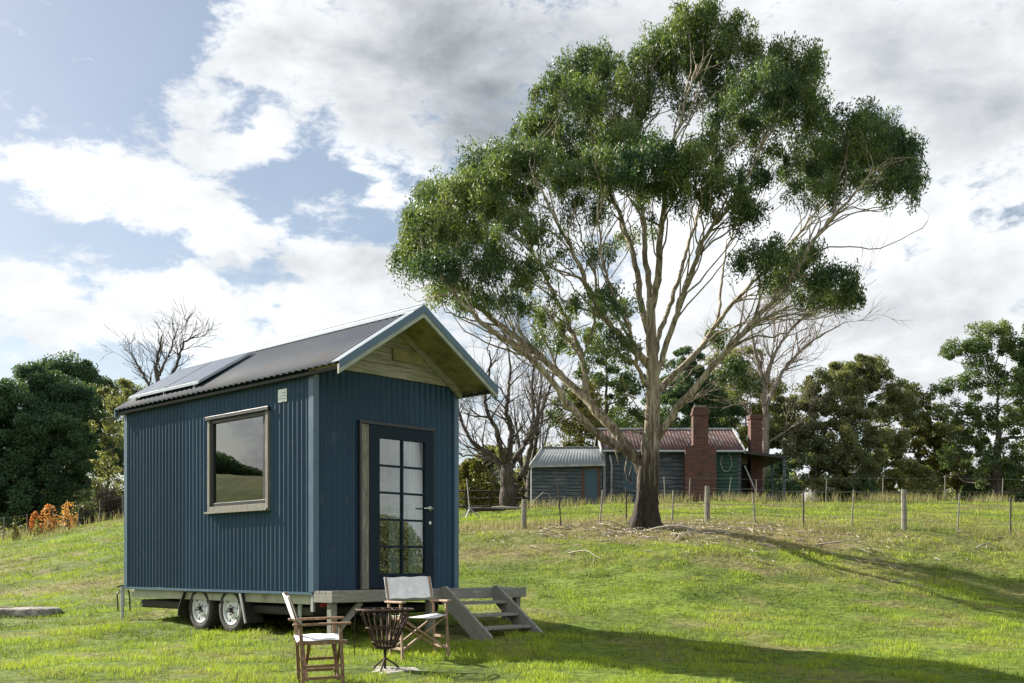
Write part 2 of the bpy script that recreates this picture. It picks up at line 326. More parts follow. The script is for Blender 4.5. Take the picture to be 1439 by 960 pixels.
# grass: blade colour from attributes dry (0 green..1 straw) and var
def grassmat(name, ground=False):
    m, nt, ns, L = newmat(name)
    out = N(nt, 'ShaderNodeOutputMaterial'); p = N(nt, 'ShaderNodeBsdfPrincipled'); p.inputs['Roughness'].default_value = .6 if not ground else .95
    p.inputs['Specular IOR Level'].default_value = .25 if not ground else .1
    a = N(nt, 'ShaderNodeAttribute'); a.attribute_name = 'dry'; v = N(nt, 'ShaderNodeAttribute'); v.attribute_name = 'var'
    g = N(nt, 'ShaderNodeMix', data_type='RGBA'); L.new(v.outputs['Fac'], g.inputs[0])
    if ground:
        g.inputs[6].default_value = (.026, .055, .008, 1); g.inputs[7].default_value = (.13, .195, .018, 1)
    else:
        g.inputs[6].default_value = (.040, .095, .010, 1); g.inputs[7].default_value = (.33, .43, .030, 1)
    d = N(nt, 'ShaderNodeMix', data_type='RGBA'); L.new(a.outputs['Fac'], d.inputs[0]); L.new(g.outputs[2], d.inputs[6])
    d.inputs[7].default_value = (.20, .15, .085, 1) if ground else (.30, .245, .13, 1)
    col = d.outputs[2]
    if ground:
        tc = N(nt, 'ShaderNodeTexCoord'); n = N(nt, 'ShaderNodeTexNoise'); n.inputs['Scale'].default_value = 9; n.inputs['Detail'].default_value = 8; L.new(tc.outputs['Object'], n.inputs[0])
        r = N(nt, 'ShaderNodeMapRange'); r.inputs[1].default_value = .35; r.inputs[2].default_value = .7; r.inputs[3].default_value = .6; r.inputs[4].default_value = 1.35; L.new(n.outputs[0], r.inputs[0])
        mu = N(nt, 'ShaderNodeVectorMath', operation='SCALE'); L.new(col, mu.inputs[0]); L.new(r.outputs[0], mu.inputs['Scale']); col = mu.outputs[0]
        b = N(nt, 'ShaderNodeBump'); b.inputs['Strength'].default_value = .9; b.inputs['Distance'].default_value = .05; L.new(n.outputs[0], b.inputs['Height']); L.new(b.outputs[0], p.inputs['Normal'])
        L.new(col, p.inputs[0]); L.new(p.outputs[0], out.inputs[0]); return m
    L.new(col, p.inputs[0])
    tr = N(nt, 'ShaderNodeBsdfTranslucent'); L.new(col, tr.inputs[0]); ms = N(nt, 'ShaderNodeMixShader'); ms.inputs[0].default_value = .42
    L.new(p.outputs[0], ms.inputs[1]); L.new(tr.outputs[0], ms.inputs[2]); L.new(ms.outputs[0], out.inputs[0]); return m
M['grass'] = grassmat('grass_blades'); M['ground'] = grassmat('pasture_ground', True)

# ------------------------------------------------------------ ground
def sstep(a, b, x):
    t = np.clip((x-a)/(b-a), 0, 1); return t*t*(3-2*t)
def dryness(x, y):
    u = x/np.maximum(y, 5)*F+CX; v = HY-smooth_z(x, y)/np.maximum(y, 5)*F
    n = fbm(x/3.1, y/3.1, 21, 4); n2 = fbm(x/.8, y/.8, 33, 3)
    tx, ty = 3.24, 26.0
    r = np.hypot((x-tx-1.2)/6.0, (y-ty)/2.9)
    mound = .85*(1-sstep(.3, 1.15, r+(n-.5)*1.6))
    bank = .42*sstep(21.5, 25, y)*(1-sstep(29, 33, y))*sstep(-2, 1, x)
    far = .45*sstep(36, 45, y)*sstep(-1.5, 3, x)
    band = .65*np.exp(-((y-(21.8+(x+8.)*.10))/1.2)**2)*(x < 1)*sstep(-60, -2, -np.abs(x+6))
    spots = .42*sstep(.56, .72, n)*sstep(11, 17, y)+.3*sstep(.6, .72, n2)
    base = .02+.20*n2
    return np.clip(np.maximum.reduce([mound, bank*sstep(.3, .6, n), far*sstep(.35, .6, n), band, spots])*.8+base, 0, 1)
def axis(c, seg):
    out = [c]
    for (to, st) in seg:
        while out[-1] < to: out.append(out[-1]+st)
    return out
xs = axis(0, [(14, .11), (25, .3), (60, 1.2), (200, 8), (1500, 60)]); xs = np.array([-a for a in xs[:0:-1]]+xs)
ys = np.array([-80, -60, -45, -30, -20, -12, -6, -2, 1, 3, 5]+axis(6., [(34, .11), (60, .4), (120, 2), (400, 12), (1500, 60)]))
X, Y = np.meshgrid(xs, ys); Z = gz(X, Y)
nx, ny = len(xs), len(ys)
I = np.arange(nx*ny).reshape(ny, nx)
fc = np.stack([I[:-1, :-1], I[:-1, 1:], I[1:, 1:], I[1:, :-1]], -1).reshape(-1, 4)
xf, yf = X.ravel(), Y.ravel()
gr = np_obj('ground', np.stack([xf, yf, Z.ravel()], -1), fc, 4, M['ground'], None,
            {'dry': dryness(xf, yf), 'var': fbm(xf/1.3, yf/1.3, 5, 4)}, True)
tag(gr, 'rolling green pasture rising to a low crest', 'ground', kind='structure')

def blades(name, x, y, h, w, dry, var, lean, m, label, cat, kind='stuff', zoff=0.):
    n = len(x); z = gz(x, y)-.008+zoff
    th = rng.uniform(0, 2*np.pi, n); ph = rng.uniform(0, 2*np.pi, n); ln = rng.uniform(.15, 1, n)*lean*h
    wx, wy = np.cos(th)*w/2, np.sin(th)*w/2; lx, ly = np.cos(ph)*ln, np.sin(ph)*ln
    V = np.empty((n, 5, 3))
    V[:, 0] = np.stack([x-wx, y-wy, z], -1); V[:, 1] = np.stack([x+wx, y+wy, z], -1)
    V[:, 2] = np.stack([x+wx*.75+lx*.35, y+wy*.75+ly*.35, z+h*.58], -1); V[:, 3] = np.stack([x-wx*.75+lx*.35, y-wy*.75+ly*.35, z+h*.58], -1)
    V[:, 4] = np.stack([x+lx, y+ly, z+h*np.sqrt(np.maximum(1-(ln/h)**2*.6, .2))], -1)
    b = (np.arange(n)*5)[:, None]
    T = np.concatenate([b+np.array([[0, 1, 2]]), b+np.array([[0, 2, 3]]), b+np.array([[3, 2, 4]])])
    o = np_obj(name, V.reshape(-1, 3), T, 3, m, None, {'dry': np.repeat(dry, 5), 'var': np.repeat(var, 5)})
    return tag(o, label, cat, kind=kind)
def scatter(n, y0, y1, p, um=(-40, 1480)):
    """n points inside the wedge in front of the viewpoint, area density ~ y^-p"""
    t = rng.random(n); e = 2-p
    y = (y0**e+t*(y1**e-y0**e))**(1/e)
    u = rng.uniform(um[0], um[1], n); return (u-CX)/F*y, y
CA, CB = math.cos(math.radians(46.08)), math.sin(math.radians(46.08))
def loc_cab(x, y):
    dx, dy = x+2.404, y-13.; return dx*CA+dy*CB, -dx*CB+dy*CA
x, y = scatter(430000, 8.6, 46, 1.55)
tx_, sy_ = loc_cab(x, y)
keep = ~((tx_ > .25) & (tx_ < 2.2) & (sy_ > -.2) & (sy_ < 4.8) & (rng.random(len(x)) < .6))
keep &= np.hypot(x+1.28, y-10.8) > .30
clump = fbm(x/.33, y/.33, 71, 3); dens = sstep(.30, .55, clump)
keep &= rng.random(len(x)) < .25+.75*dens
x, y = x[keep], y[keep]; clump = clump[keep]
big = fbm(x/1.6, y/1.6, 55, 4); dr = dryness(x, y)
h = (.014+.052*sstep(.38, .68, clump)*rng.uniform(.5, 1.25, len(x)))*(1+.25*(y > 20))*(.75+.7*big)
h *= np.where(np.hypot(x+4, y-14.5) < 2.2, 1.25, 1)
w = .0045*np.maximum(1, y/10)*rng.uniform(.8, 1.5, len(x))
dry = np.clip(dr*.9-.08+rng.normal(0, .18, len(x)), 0, 1); var = np.clip(.42+1.5*(big-.5)+1.3*(clump-.5)+rng.normal(0, .2, len(x)), 0, 1)
blades('grass', x, y, h, w, dry, var, .9, M['grass'], 'short green pasture grass in tufts over the whole paddock', 'grass')
x, y = scatter(60000, 8.6, 34, 1.7); k = rng.random(len(x)) < sstep(.66, .78, fbm(x/.21, y/.21, 140, 2)); x, y = x[k], y[k]
dr2 = rng.random(len(x)); blades('grass_tufts', x, y, rng.uniform(.05, .125, len(x)), .006*np.maximum(1, y/10), np.where(dr2 > .86, .75, .05), rng.uniform(0, .5, len(x)), .7, M['grass'], 'coarser dark green tussocks dotted through the lawn', 'grass')
# taller dry stalks along fence, bank and cottage foot
xs_, ys_ = [], []
def strip(n, u0, u1, y0, y1):
    u = rng.uniform(u0, u1, n); yy = rng.uniform(y0, y1, n); xs_.append((u-CX)/F*yy); ys_.append(yy)
strip(5000, 640, 900, 25.5, 28.5); strip(6000, 930, 1480, 26, 28.5); strip(14000, 730, 1480, 43.5, 47.3); strip(2500, 1000, 1480, 28, 40); strip(3000, 0, 175, 40, 46)
x = np.concatenate(xs_); y = np.concatenate(ys_)
k = rng.random(len(x)) < sstep(.42, .66, fbm(x/1.1, y/1.1, 88, 3)); x, y = x[k], y[k]
blades('dry_grass', x, y, rng.uniform(.05, .24, len(x))*np.where(y > 42, 2.4, 1), .010*y/26*rng.uniform(.7, 1.3, len(x)), np.clip(rng.normal(.7, .25, len(x)), 0, 1), rng.random(len(x)), .5, M['grass'],
       'tall straw coloured dry grass along the wire fence and cottage foot', 'dry grass')

# ------------------------------------------------------------ vegetation
class Tubes:
    def __init__(s): s.V = []; s.Fq = []; s.n = 0; s.raw = None
    def add(s, pts, rad, k=6):
        pts = np.asarray(pts, float); rad = np.asarray(rad, float); m = len(pts)
        if s.raw is not None: s.raw.append((pts, rad, k)); return
        d = np.gradient(pts, axis=0); d /= np.linalg.norm(d, axis=1, keepdims=True)+1e-9
        ref = np.array([.37, .21, .9]) if abs(d[0] @ np.array([.37, .21, .9])) < .93 else np.array([1., 0, 0])
        a = np.cross(d, ref); a /= np.linalg.norm(a, axis=1, keepdims=True)+1e-9; b = np.cross(d, a)
        t = np.linspace(0, 2*np.pi, k, endpoint=False)
        V = pts[:, None]+rad[:, None, None]*(a[:, None]*np.cos(t)[None, :, None]+b[:, None]*np.sin(t)[None, :, None])
        s.V.append(V.reshape(-1, 3)); i = np.arange(m-1)[:, None]*k; j = np.arange(k)[None]
        q = np.stack([i+j, i+(j+1) % k, i+k+(j+1) % k, i+k+j], -1).reshape(-1, 4)+s.n
        s.Fq.append(q); s.n += m*k
    def build(s, name, m, root):
        V = np.concatenate(s.V)-np.array(root.location)
        return np_obj(name, V, np.concatenate(s.Fq), 4, m, root, None, True)
def resample(pts, rad, n):
    pts = np.asarray(pts, float); rad = np.asarray(rad, float)
    s = np.concatenate([[0], np.cumsum(np.linalg.norm(np.diff(pts, axis=0), axis=1))])
    t = np.linspace(0, s[-1], n)
    out = np.stack([_pchip(s, pts[:, k], t) for k in range(3)], -1); return out, np.interp(t, s, rad)
def leaves(name, C, var, L, W, m, root, droop=.5, up=None):
    n = len(C)
    d = rng.normal(0, 1, (n, 3)); d[:, 2] -= droop*2; d /= np.linalg.norm(d, axis=1, keepdims=True)
    a = np.cross(d, rng.normal(0, 1, (n, 3))); a /= np.linalg.norm(a, axis=1, keepdims=True)+1e-9
    l = (L*rng.uniform(.65, 1.3, n))[:, None]; w = (W*rng.uniform(.7, 1.3, n))[:, None]
    V = np.stack([C-d*l*.5, C+a*w*.5-d*l*.08, C+d*l*.5, C-a*w*.5-d*l*.08], 1).reshape(-1, 3)-np.array(root.location)
    Fq = np.arange(n*4).reshape(n, 4)
    return np_obj(name, V, Fq, 4, m, root, {'var': np.repeat(np.clip(var, 0, 1), 4)})
def shell_pts(c, r, n, inner=.55, topw=.35):
    """points in an ellipsoid, biased to its outside and upper part"""
    d = rng.normal(0, 1, (n*3, 3)); d /= np.linalg.norm(d, axis=1, keepdims=True)
    keep = rng.random(len(d)) < np.clip(.55+topw+d[:, 2]*.8, .08, 1); d = d[keep][:n]
    rr = inner+(1-inner)*rng.random(len(d))**.6
    return np.asarray(c)+d*rr[:, None]*np.asarray(r), d
def connect(T, skel, c, r0, wob=.08, k=4, n=7, rmin=.006, maxr=.5, want=0):
    """grow a curved twig from the best place on the skeleton to c"""
    SP, SD, SR = skel
    v = c-SP; dist = np.linalg.norm(v, axis=1)
    cost = np.abs(dist-want)+1.6*np.maximum(0, .35*dist-v[:, 2])+2*np.maximum(0, -(v*SD).sum(1))+.6*(dist-(v*SD).sum(1))
    if want: cost = cost+1.5*(SR < .022)+.8*np.maximum(0, dist-3.0)
    i = int(np.argmin(cost)); p = SP[i]; d = SD[i]; L = dist[i]
    q1 = p+d*L*.38; q2 = c-np.array([0, 0, L*.22])+(p-c)*.15
    t = np.linspace(0, 1, n)[:, None]
    pts = (1-t)**3*p+3*(1-t)**2*t*q1+3*(1-t)*t*t*q2+t**3*c
    ph = rng.uniform(0, 6.28, 3); pts += np.sin(t*rng.uniform(3, 7)+ph)*np.sin(t*np.pi)*wob*L*.13; pts[1:-1] += rng.normal(0, wob*L*.018, (n-2, 3))
    ra = max(rmin, min(SR[i]*maxr, r0))
    rad = np.linspace(ra, rmin, n); T.add(pts, rad, k)
    dd = np.gradient(pts, axis=0); dd /= np.linalg.norm(dd, axis=1, keepdims=True)+1e-9
    return pts, dd, rad
def skel_of(branches):
    P_ = np.concatenate([b[0] for b in branches]); D = np.concatenate([b[1] for b in branches]); R = np.concatenate([b[2] for b in branches])
    return P_, D, R

# ---- the big eucalyptus, limbs traced to world positions at about 26 m
TY0 = 26.0
tbase = GP(907, TY0)
tree = empty('eucalyptus_tree', tbase, 0, 'tall spreading eucalyptus with pale limbs standing by the wire fence in front of the cottage', 'tree')
T = Tubes(); limbs = []
def limb(pts, r0, r1, k=10):
    p = np.array([list(P(u, v, TY0+d)) for (u, v, d) in pts])
    r0 *= .86; r1 *= .75; pr, rr = resample(p, np.linspace(r0, r1, len(p)), len(p)*6)
    pr[2:-2] += (rng.normal(0, .035, pr[2:-2].shape)*.5+np.sin(np.linspace(0, 9, len(pr)-4)+rng.uniform(0, 6))[:, None]*rng.normal(0, .03, 3)*1.2)
    T.add(pr, rr, k)
    d = np.gradient(pr, axis=0); d /= np.linalg.norm(d, axis=1, keepdims=True)
    limbs.append((pr, d, rr))
# trunk with flared, fluted foot
tp = np.array([list(P(u, v, TY0)) for (u, v) in [(906, 749), (906, 741), (907, 730), (908, 710), (910, 685), (911, 660), (914, 630), (917, 590), (918, 550), (917, 510), (915, 470), (914, 430)]])
pr, rr = resample(tp, [.52, .43, .35, .29, .265, .265, .22, .18, .16, .145, .12, .10], 60)
T.add(pr, rr, 24)
Vt = T.V[-1].reshape(60, 24, 3)
for i in range(60):
    f = max(0, 1-(pr[i, 2]-pr[0, 2])/1.6)
    ang = np.linspace(0, 2*np.pi, 24, endpoint=False)
    g = 1+(.12+.30*f)*np.sin(ang*4+.8+i*.02)*.6+.08*np.sin(ang*7+i*.15)+.03*rng.normal(0, 1, 24)
    Vt[i] = pr[i]+(Vt[i]-pr[i])*g[:, None]
T.V[-1] = Vt.reshape(-1, 3)
d = np.gradient(pr, axis=0); d /= np.linalg.norm(d, axis=1, keepdims=True); limbs.append((pr[14:], d[14:], rr[14:]))
limb([(908, 672, 0), (895, 645, .1), (866, 606, .3), (826, 562, .5), (801, 541, .7), (749, 496, 1.1), (689, 444, 1.5), (640, 395, 1.8), (600, 352, 2)], .19, .03, 12)
limb([(885, 640, .1), (857, 622, -.2), (801, 567, -.6), (764, 522, -1), (696, 470, -1.4), (650, 425, -1.7), (615, 380, -2)], .135, .025)
limb([(826, 562, .5), (818, 510, .8), (800, 455, 1.3), (778, 410, 1.8), (745, 350, 2.3), (715, 290, 2.6)], .10, .025)
limb([(818, 510, .8), (832, 460, .6), (838, 400, .2), (820, 340, -.4), (800, 270, -.9)], .05, .015)
limb([(912, 515, 0), (865, 466, -.5), (832, 415, -1), (812, 370, -1.4), (780, 310, -1.7), (752, 250, -2)], .11, .025)
limb([(915, 545, 0), (897, 520, -.6), (884, 470, -1.2), (862, 410, -1.8), (845, 350, -2.2), (838, 280, -2.5)], .07, .02)
limb([(916, 480, 0), (903, 430, .4), (893, 370, .9), (872, 310, 1.4), (850, 250, 1.9), (830, 180, 2.2), (820, 120, 2.3)], .11, .025)
limb([(914, 440, 0), (912, 380, .1), (905, 320, .2), (895, 250, .3), (900, 190, .4), (925, 120, .5)], .10, .02)
limb([(914, 440, 0), (925, 380, -.3), (931, 310, -.6), (937, 240, -.9), (955, 170, -1.1), (980, 90, -1.2)], .115, .02)
limb([(916, 520, 0), (921, 492, .1), (932, 455, .4), (952, 400, 1), (968, 340, 1.5), (990, 270, 1.9), (1005, 190, 2.1), (1010, 110, 2.2)], .09, .02)
limb([(916, 545, 0), (924, 518, 0), (949, 450, -.3), (975, 379, -.8), (990, 337, -1.1), (1028, 285, -1.4), (1062, 225, -1.7), (1090, 160, -1.9)], .10, .02)
limb([(914, 640, 0), (922, 619, -.1), (956, 570, -.4), (1003, 515, -.7), (1050, 461, -1), (1110, 394, -1.3), (1142, 341, -1.5), (1190, 285, -1.7), (1235, 235, -1.9)], .125, .025)
limb([(917, 560, 0), (934, 536, .4), (986, 487, .9), (1009, 454, 1.2), (1046, 412, 1.5), (1090, 365, 1.8), (1135, 310, 2.1), (1180, 250, 2.3)], .10, .02)
limb([(986, 487, .9), (1010, 440, 1.4), (1014, 400, 1.8), (1022, 350, 2.2), (1045, 290, 2.4), (1075, 240, 2.6)], .05, .015)
limb([(1110, 394, -1.3), (1150, 395, -1.5), (1180, 400, -1.7)], .03, .01)
limb([(957, 568, -.4), (1000, 545, .2), (1030, 510, .5)], .03, .01)
limb([(1050, 461, -1), (1095, 440, -.6), (1150, 430, -.2), (1195, 425, 0)], .03, .008)
limb([(857, 622, -.2), (815, 590, -.9), (770, 560, -1.3), (735, 548, -1.5)], .035, .008)
limb([(749, 496, 1.1), (715, 480, 1.2), (690, 475, 1.5), (650, 465, 1.8)], .03, .008)
# hanging strips of bark
for (u, v, dv) in [(882, 640, 40), (888, 655, 30), (868, 612, 40), (905, 600, 60), (925, 560, 50)]:
    T.add([list(P(u, v, 25.7)), list(P(u-3, v+dv*.5, 25.6)), list(P(u+1, v+dv, 25.65))], [.02, .03, .008], 4)
for (an, ln, r_) in [(.2, .7, .09), (1.1, .5, .08), (2.3, .6, .08), (3.3, .6, .09), (4.1, .4, .08), (4.9, .55, .09), (5.6, .5, .08)]:
    bx_, by_ = tbase.x, tbase.y; q_ = []
    for t_ in np.linspace(0, 1, 7):
        rr_ = .18+ln*t_; aa = an+.25*math.sin(t_*3+an); xx_, yy_ = bx_+math.cos(aa)*rr_, by_+math.sin(aa)*rr_
        q_.append([xx_, yy_, G(xx_, yy_)+.26*(1-t_)**3-.02-.05*t_])
    T.add(q_, np.linspace(r_, .03, 7), 8)
for (u, v, dx_, dz_, r_) in [(893, 560, -.35, .10, .03), (930, 520, .3, .25, .025), (840, 585, -.1, .35, .04), (1003, 515, .25, -.08, .02), (905, 610, -.3, .05, .05)]:
    p_ = np.array(P(u, v, 25.95)); T.add([p_, p_+np.array([dx_*.5, -.1, dz_*.6]), p_+np.array([dx_, -.15, dz_])], [r_, r_*.75, r_*.6], 6)
# crown lobes  (u, v, ru, rv, dY, density)
LOBES = [(990,38,52,34,-.6,1),(950,75,52,38,.6,1),(1020,78,46,40,-.2,1),(905,95,42,36,.9,.9),(975,125,62,32,.3,.8),
 (818,112,46,40,1.6,1),(795,150,46,38,-.3,1),(860,150,48,44,.5,1),(850,200,45,34,1.8,.8),(838,95,28,22,1.9,.9),
 (1100,98,52,32,-1.2,1),(1120,140,48,42,.2,1),(1068,135,48,44,-1.6,1),(1095,185,58,36,1.2,.9),(1030,180,40,32,1.8,.7),
 (1200,190,52,36,-1.5,1),(1235,215,50,44,.3,1),(1258,262,34,36,-.8,.95),(1180,235,58,40,1.4,1),(1135,230,44,34,2.2,.8),(1270,215,20,26,0,.8),
 (762,190,40,34,.8,1),(735,235,50,38,-1,1),(780,240,42,36,1.6,.9),
 (690,238,44,34,1,1),(670,285,52,38,-.8,1),(715,285,46,34,1.8,.9),
 (625,285,46,34,.6,1),(598,325,38,40,-.6,1),(640,335,50,36,1.4,.9),(582,358,26,30,.2,.9),(612,378,36,26,-1.4,.8),(655,382,50,28,-1.2,.8),(665,425,36,18,.6,.55),(630,410,34,20,1.5,.5),
 (740,340,54,34,-1.6,.6),(710,375,42,26,.8,.6),(760,385,36,22,1.6,.45),(720,425,40,20,-.8,.45),
 (820,240,50,30,-1.4,.85),(865,250,42,28,1,.8),(880,205,40,28,-1,.8),(820,300,50,26,.4,.45),
 (920,232,48,32,-2.2,1),(970,240,46,30,-2,.9),(935,275,50,24,-1.2,.7),(1015,275,42,34,-1.6,.8),(1045,300,22,26,-.8,.75),(990,220,40,26,.5,.6),
 (1080,365,42,30,-1.4,.85),(1125,365,34,28,.2,.8),(1172,392,32,26,-1.4,.85),(1150,420,32,18,-.2,.6),(1190,418,20,18,-1,.7),(1110,400,34,18,.8,.55),
 (790,440,46,26,1.2,.4),(845,430,46,30,-1.4,.4),(770,475,30,18,1.2,.3),(855,490,36,24,-.8,.38),(830,360,36,22,-1,.3),
 (1030,520,24,22,.6,.5),(1012,478,18,14,1.2,.45),(1050,545,18,14,.4,.4),(1150,270,40,22,-1.2,.5),(895,330,26,18,1.4,.3),(1060,250,34,24,-1,.5)]
skel = skel_of(limbs); allC = []; allV = []
for (u, v, ru, rv, dy, dn) in LOBES:
    dy *= 1.15; c = np.array(P(u, v, TY0+dy)); s = (TY0+dy)/F; r = np.array([ru*s, (ru+rv)*.6*s, rv*s])*1.10
    lobe_br = []
    for q in range(5 if dn > .5 else 3):
        tgt = c+rng.normal(0, .45, 3)*r-np.array([0, 0, r[2]*.15])
        lobe_br.append(connect(T, skel, tgt, rng.uniform(.018, .038), .35, 5, 14, .008, .5, rng.uniform(.5, 3.2)))
    ls = skel_of(lobe_br+lobe_br)
    nsub = int((12+54*r[0]*r[2])*(.25+.75*dn))
    sub, d = shell_pts(c, r*1.0, nsub, .30, .2)
    hue = rng.normal(0, .10)
    for p in sub:
        connect(T, ls, p-np.array([0, 0, .06]), .014, .4, 3, 5, .004)
        n = int(rng.uniform(50, 260)*(.5+.5*dn)); sr = rng.uniform(.10, .29); ax_ = rng.normal(0, 1, 3); ax_ /= np.linalg.norm(ax_)
        q = rng.normal(0, 1, (n, 3)); q /= np.linalg.norm(q, axis=1, keepdims=True)
        q = q*(rng.random((n, 1))**.45)*sr; q += ax_*(q @ ax_)[:, None]*.7; q[:, 2] -= rng.random(n)**2*.22
        allC.append(p+q); allV.append(np.clip(.45+hue*1.6+rng.normal(0, .14)+rng.normal(0, .24, n), 0, 1))
T.build('trunk', M['bark'], tree)
cr = leaves('crown', np.concatenate(allC), np.concatenate(allV), .105, .030, M['leaf'], tree, .6)
print('main tree leaves', sum(len(a) for a in allC))

# ---- generic recursive bare / leafy trees
def grow(T, p, d, L, r, lev, maxlev, nb, spread, tips, gnarl=.12, upb=.12, k=6, seg=6, taper=.62, rmin=.008):
    pts = [p.copy()]; dd = d.copy(); rads = [r]
    for i in range(seg):
        dd = dd+rng.normal(0, gnarl, 3)+np.array([0, 0, upb]); dd /= np.linalg.norm(dd)
        pts.append(pts[-1]+dd*L/seg); rads.append(max(rmin, r*(1-(1-taper)*(i+1)/seg)) if lev < maxlev else max(rmin*.6, r*(1-.75*(i+1)/seg)))
    T.add(pts, rads, max(3, k)); pts = np.array(pts)
    if lev >= maxlev: tips.append(pts[-1]); tips.append(pts[len(pts)//2]); return
    for b in range(nb[min(lev, len(nb)-1)]):
        i = rng.integers(max(1, seg//3), seg+1) if b else seg
        base = pts[i]; ax = pts[i]-pts[i-1]; ax /= np.linalg.norm(ax)
        perp = np.cross(ax, rng.normal(0, 1, 3)); perp /= np.linalg.norm(perp)+1e-9
        s = spread*rng.uniform(.6, 1.35)*(1 if b else .45)
        nd = ax*math.cos(s)+perp*math.sin(s)
        grow(T, base, nd, L*rng.uniform(.58, .86), max(rmin, rads[i]*(rng.uniform(.35, .62) if b else .72)), lev+1, maxlev, nb, spread, tips, gnarl, upb, max(3, k-1), max(3, seg-1), taper, rmin)
def bare_tree(name, u, Y, top_v, spreadv, label, m, r=.22, nb=(5, 4, 4, 3, 2), maxlev=5, trunk=.22, spread=.62, upb=.07, gnarl=.15, d0=(0, 0, 1), base_v=None, rmin=.010, group=None):
    g = GP(u, Y); H = (HY-top_v)/F*Y-g.z
    root = empty(name, g, 0, label, 'tree', group); T = Tubes(); T.raw = []; tips = []
    p = np.array(g)-np.array([0, 0, .3])
    T.add([p, p+np.array([0, 0, .3]), p+np.array([0, 0, .9])], [r*1.6, r*1.3, r*1.02], 9)
    grow(T, p+np.array([0, 0, .85]), np.array(d0, float), H*trunk, r, 0, maxlev, nb, spread, tips, gnarl, upb, 8, 6, .75, rmin)
    raw = T.raw; T.raw = None; A_ = np.concatenate([q[0] for q in raw])
    f = H/(A_[:, 2].max()-g.z); w_ = np.percentile(np.abs(A_[:, 0]-g.x), 99.5); fx = (spreadv/F*Y)/w_
    for (pts, rad, k) in raw:
        q = pts.copy(); hgt = np.clip((q[:, 2]-g.z)/(H/f), 0, 1); s_ = 1+(fx-1)*np.clip(hgt*3, 0, 1)
        q[:, 0] = g.x+(q[:, 0]-g.x)*s_; q[:, 1] = g.y+(q[:, 1]-g.y)*s_; q[:, 2] = g.z+(q[:, 2]-g.z)*f
        T.add(q, rad, k)
    T.build('trunk', m, root); return root
def winter_tree(u, Y, limbs_, label, m, seed, tw=1):
    global rng
    keep_ = rng; rng = np.random.default_rng(seed)
    g = GP(u, Y); root = empty('bare_tree', g, 0, label, 'tree'); T = Tubes(); tips = []
    for (pts, r0, r1, nk) in limbs_:
        p = np.array([list(P(a_, b_, Y+(c_ if len_ else 0))) for (a_, b_, c_), len_ in zip(pts, [1]*len(pts))])
        if r0 > .2: p[0] = (g.x, Y, g.z-.25)
        pr, rr = resample(p, np.linspace(r0, r1, len(p)), 7*len(p)); pr[1:-1] += rng.normal(0, .03, pr[1:-1].shape); T.add(pr, rr, 8)
        for q in range(nk):
            i = rng.integers(int(len(pr)*(.45 if r0 > .2 else .15)), len(pr)-1); ax = pr[i+1]-pr[i]; ax /= np.linalg.norm(ax)
            pp = np.cross(ax, rng.normal(0, 1, 3)); pp /= np.linalg.norm(pp)+1e-9; a_ = rng.uniform(.4, 1.0); nd = ax*math.cos(a_)+pp*math.sin(a_); nd[2] = abs(nd[2])*.6+.25; nd /= np.linalg.norm(nd)
            grow(T, pr[i], nd, tw*rng.uniform(.7, 1.9), min(.05, rr[i]*.55), 2, 5, (3, 3, 3, 3, 2), .55, tips, .13, .05, 4, 5, .6, .010)
    T.build('trunk', m, root); rng = keep_; return root
def leafy_tree(name, u, Y, lobes, label, leaf, bark, r=.25, ls=.2, lw=.09, dens=1, droop=.3, group=None, base_v=None, var0=.45, sub=.34, cat='tree', trunk_top=None, seed=0):
    """lobes: (u, v, ru, rv, dY, dens)"""
    g = GP(u, Y); root = empty(name, g, 0, label, cat, group); T = Tubes(); br = []
    tops = sorted(lobes, key=lambda l: l[1])[:3]
    cu = sum(l[0] for l in lobes)/len(lobes); tv = min(l[1] for l in lobes)
    pts = np.array([[g.x, g.y, g.z-.4], [g.x, g.y, g.z+.1]]+[list(P(u+(cu-u)*f, HY-(g.z/Y*F)-((HY-(g.z/Y*F))-tv)*f, Y)) for f in (.22, .42, .6, .75)])
    pr, rr = resample(pts, [r*1.3, r*.95, r*.7, r*.5, r*.28, r*.06], 30); pr[3:] += rng.normal(0, .03*Y/50, pr[3:].shape)
    T.add(pr, rr, 9); d = np.gradient(pr, axis=0); d /= np.linalg.norm(d, axis=1, keepdims=True); br.append((pr[6:], d[6:], rr[6:]))
    sk = skel_of(br); C = []; Va = []
    for (lu, lv, ru, rv, dy, dn) in lobes:
        s = (Y+dy)/F; c = np.array(P(lu, lv, Y+dy)); rd = np.array([ru*s, (ru+rv)*.5*s, rv*s*1.18])*1.15
        lb = [connect(T, sk, c+rng.normal(0, .3, 3)*rd-np.array([0, 0, rd[2]*.3]), r*.35, .3, 5, 10, .02) for _ in range(2)]
        l2 = skel_of(lb+lb)
        ns = max(8, int(rd[0]*rd[2]*17*(.3+.7*dn))); sp, dd = shell_pts(c, rd*1.0, ns, .3, .2); hue = rng.normal(0, .08)
        for p in sp:
            if rng.random() < .7: connect(T, l2, p, .02, .4, 3, 5, .007)
            n = int(rng.uniform(30, 120)*dens*1.9*(.4+.6*dn)); sr = rng.uniform(.5, 1.35)*sub
            q = rng.normal(0, 1, (n, 3)); q /= np.linalg.norm(q, axis=1, keepdims=True); q = q*(rng.random((n, 1))**.5)*sr*np.array([1.2, 1.2, .95])
            C.append(p+q); Va.append(var0+hue+rng.normal(0, .1)+rng.normal(0, .18, n))
    T.build('trunk', bark, root); print(name, sum(len(c) for c in C)); leaves('crown', np.concatenate(C), np.concatenate(Va), ls*.78, lw*.85, leaf, root, droop)
    return root
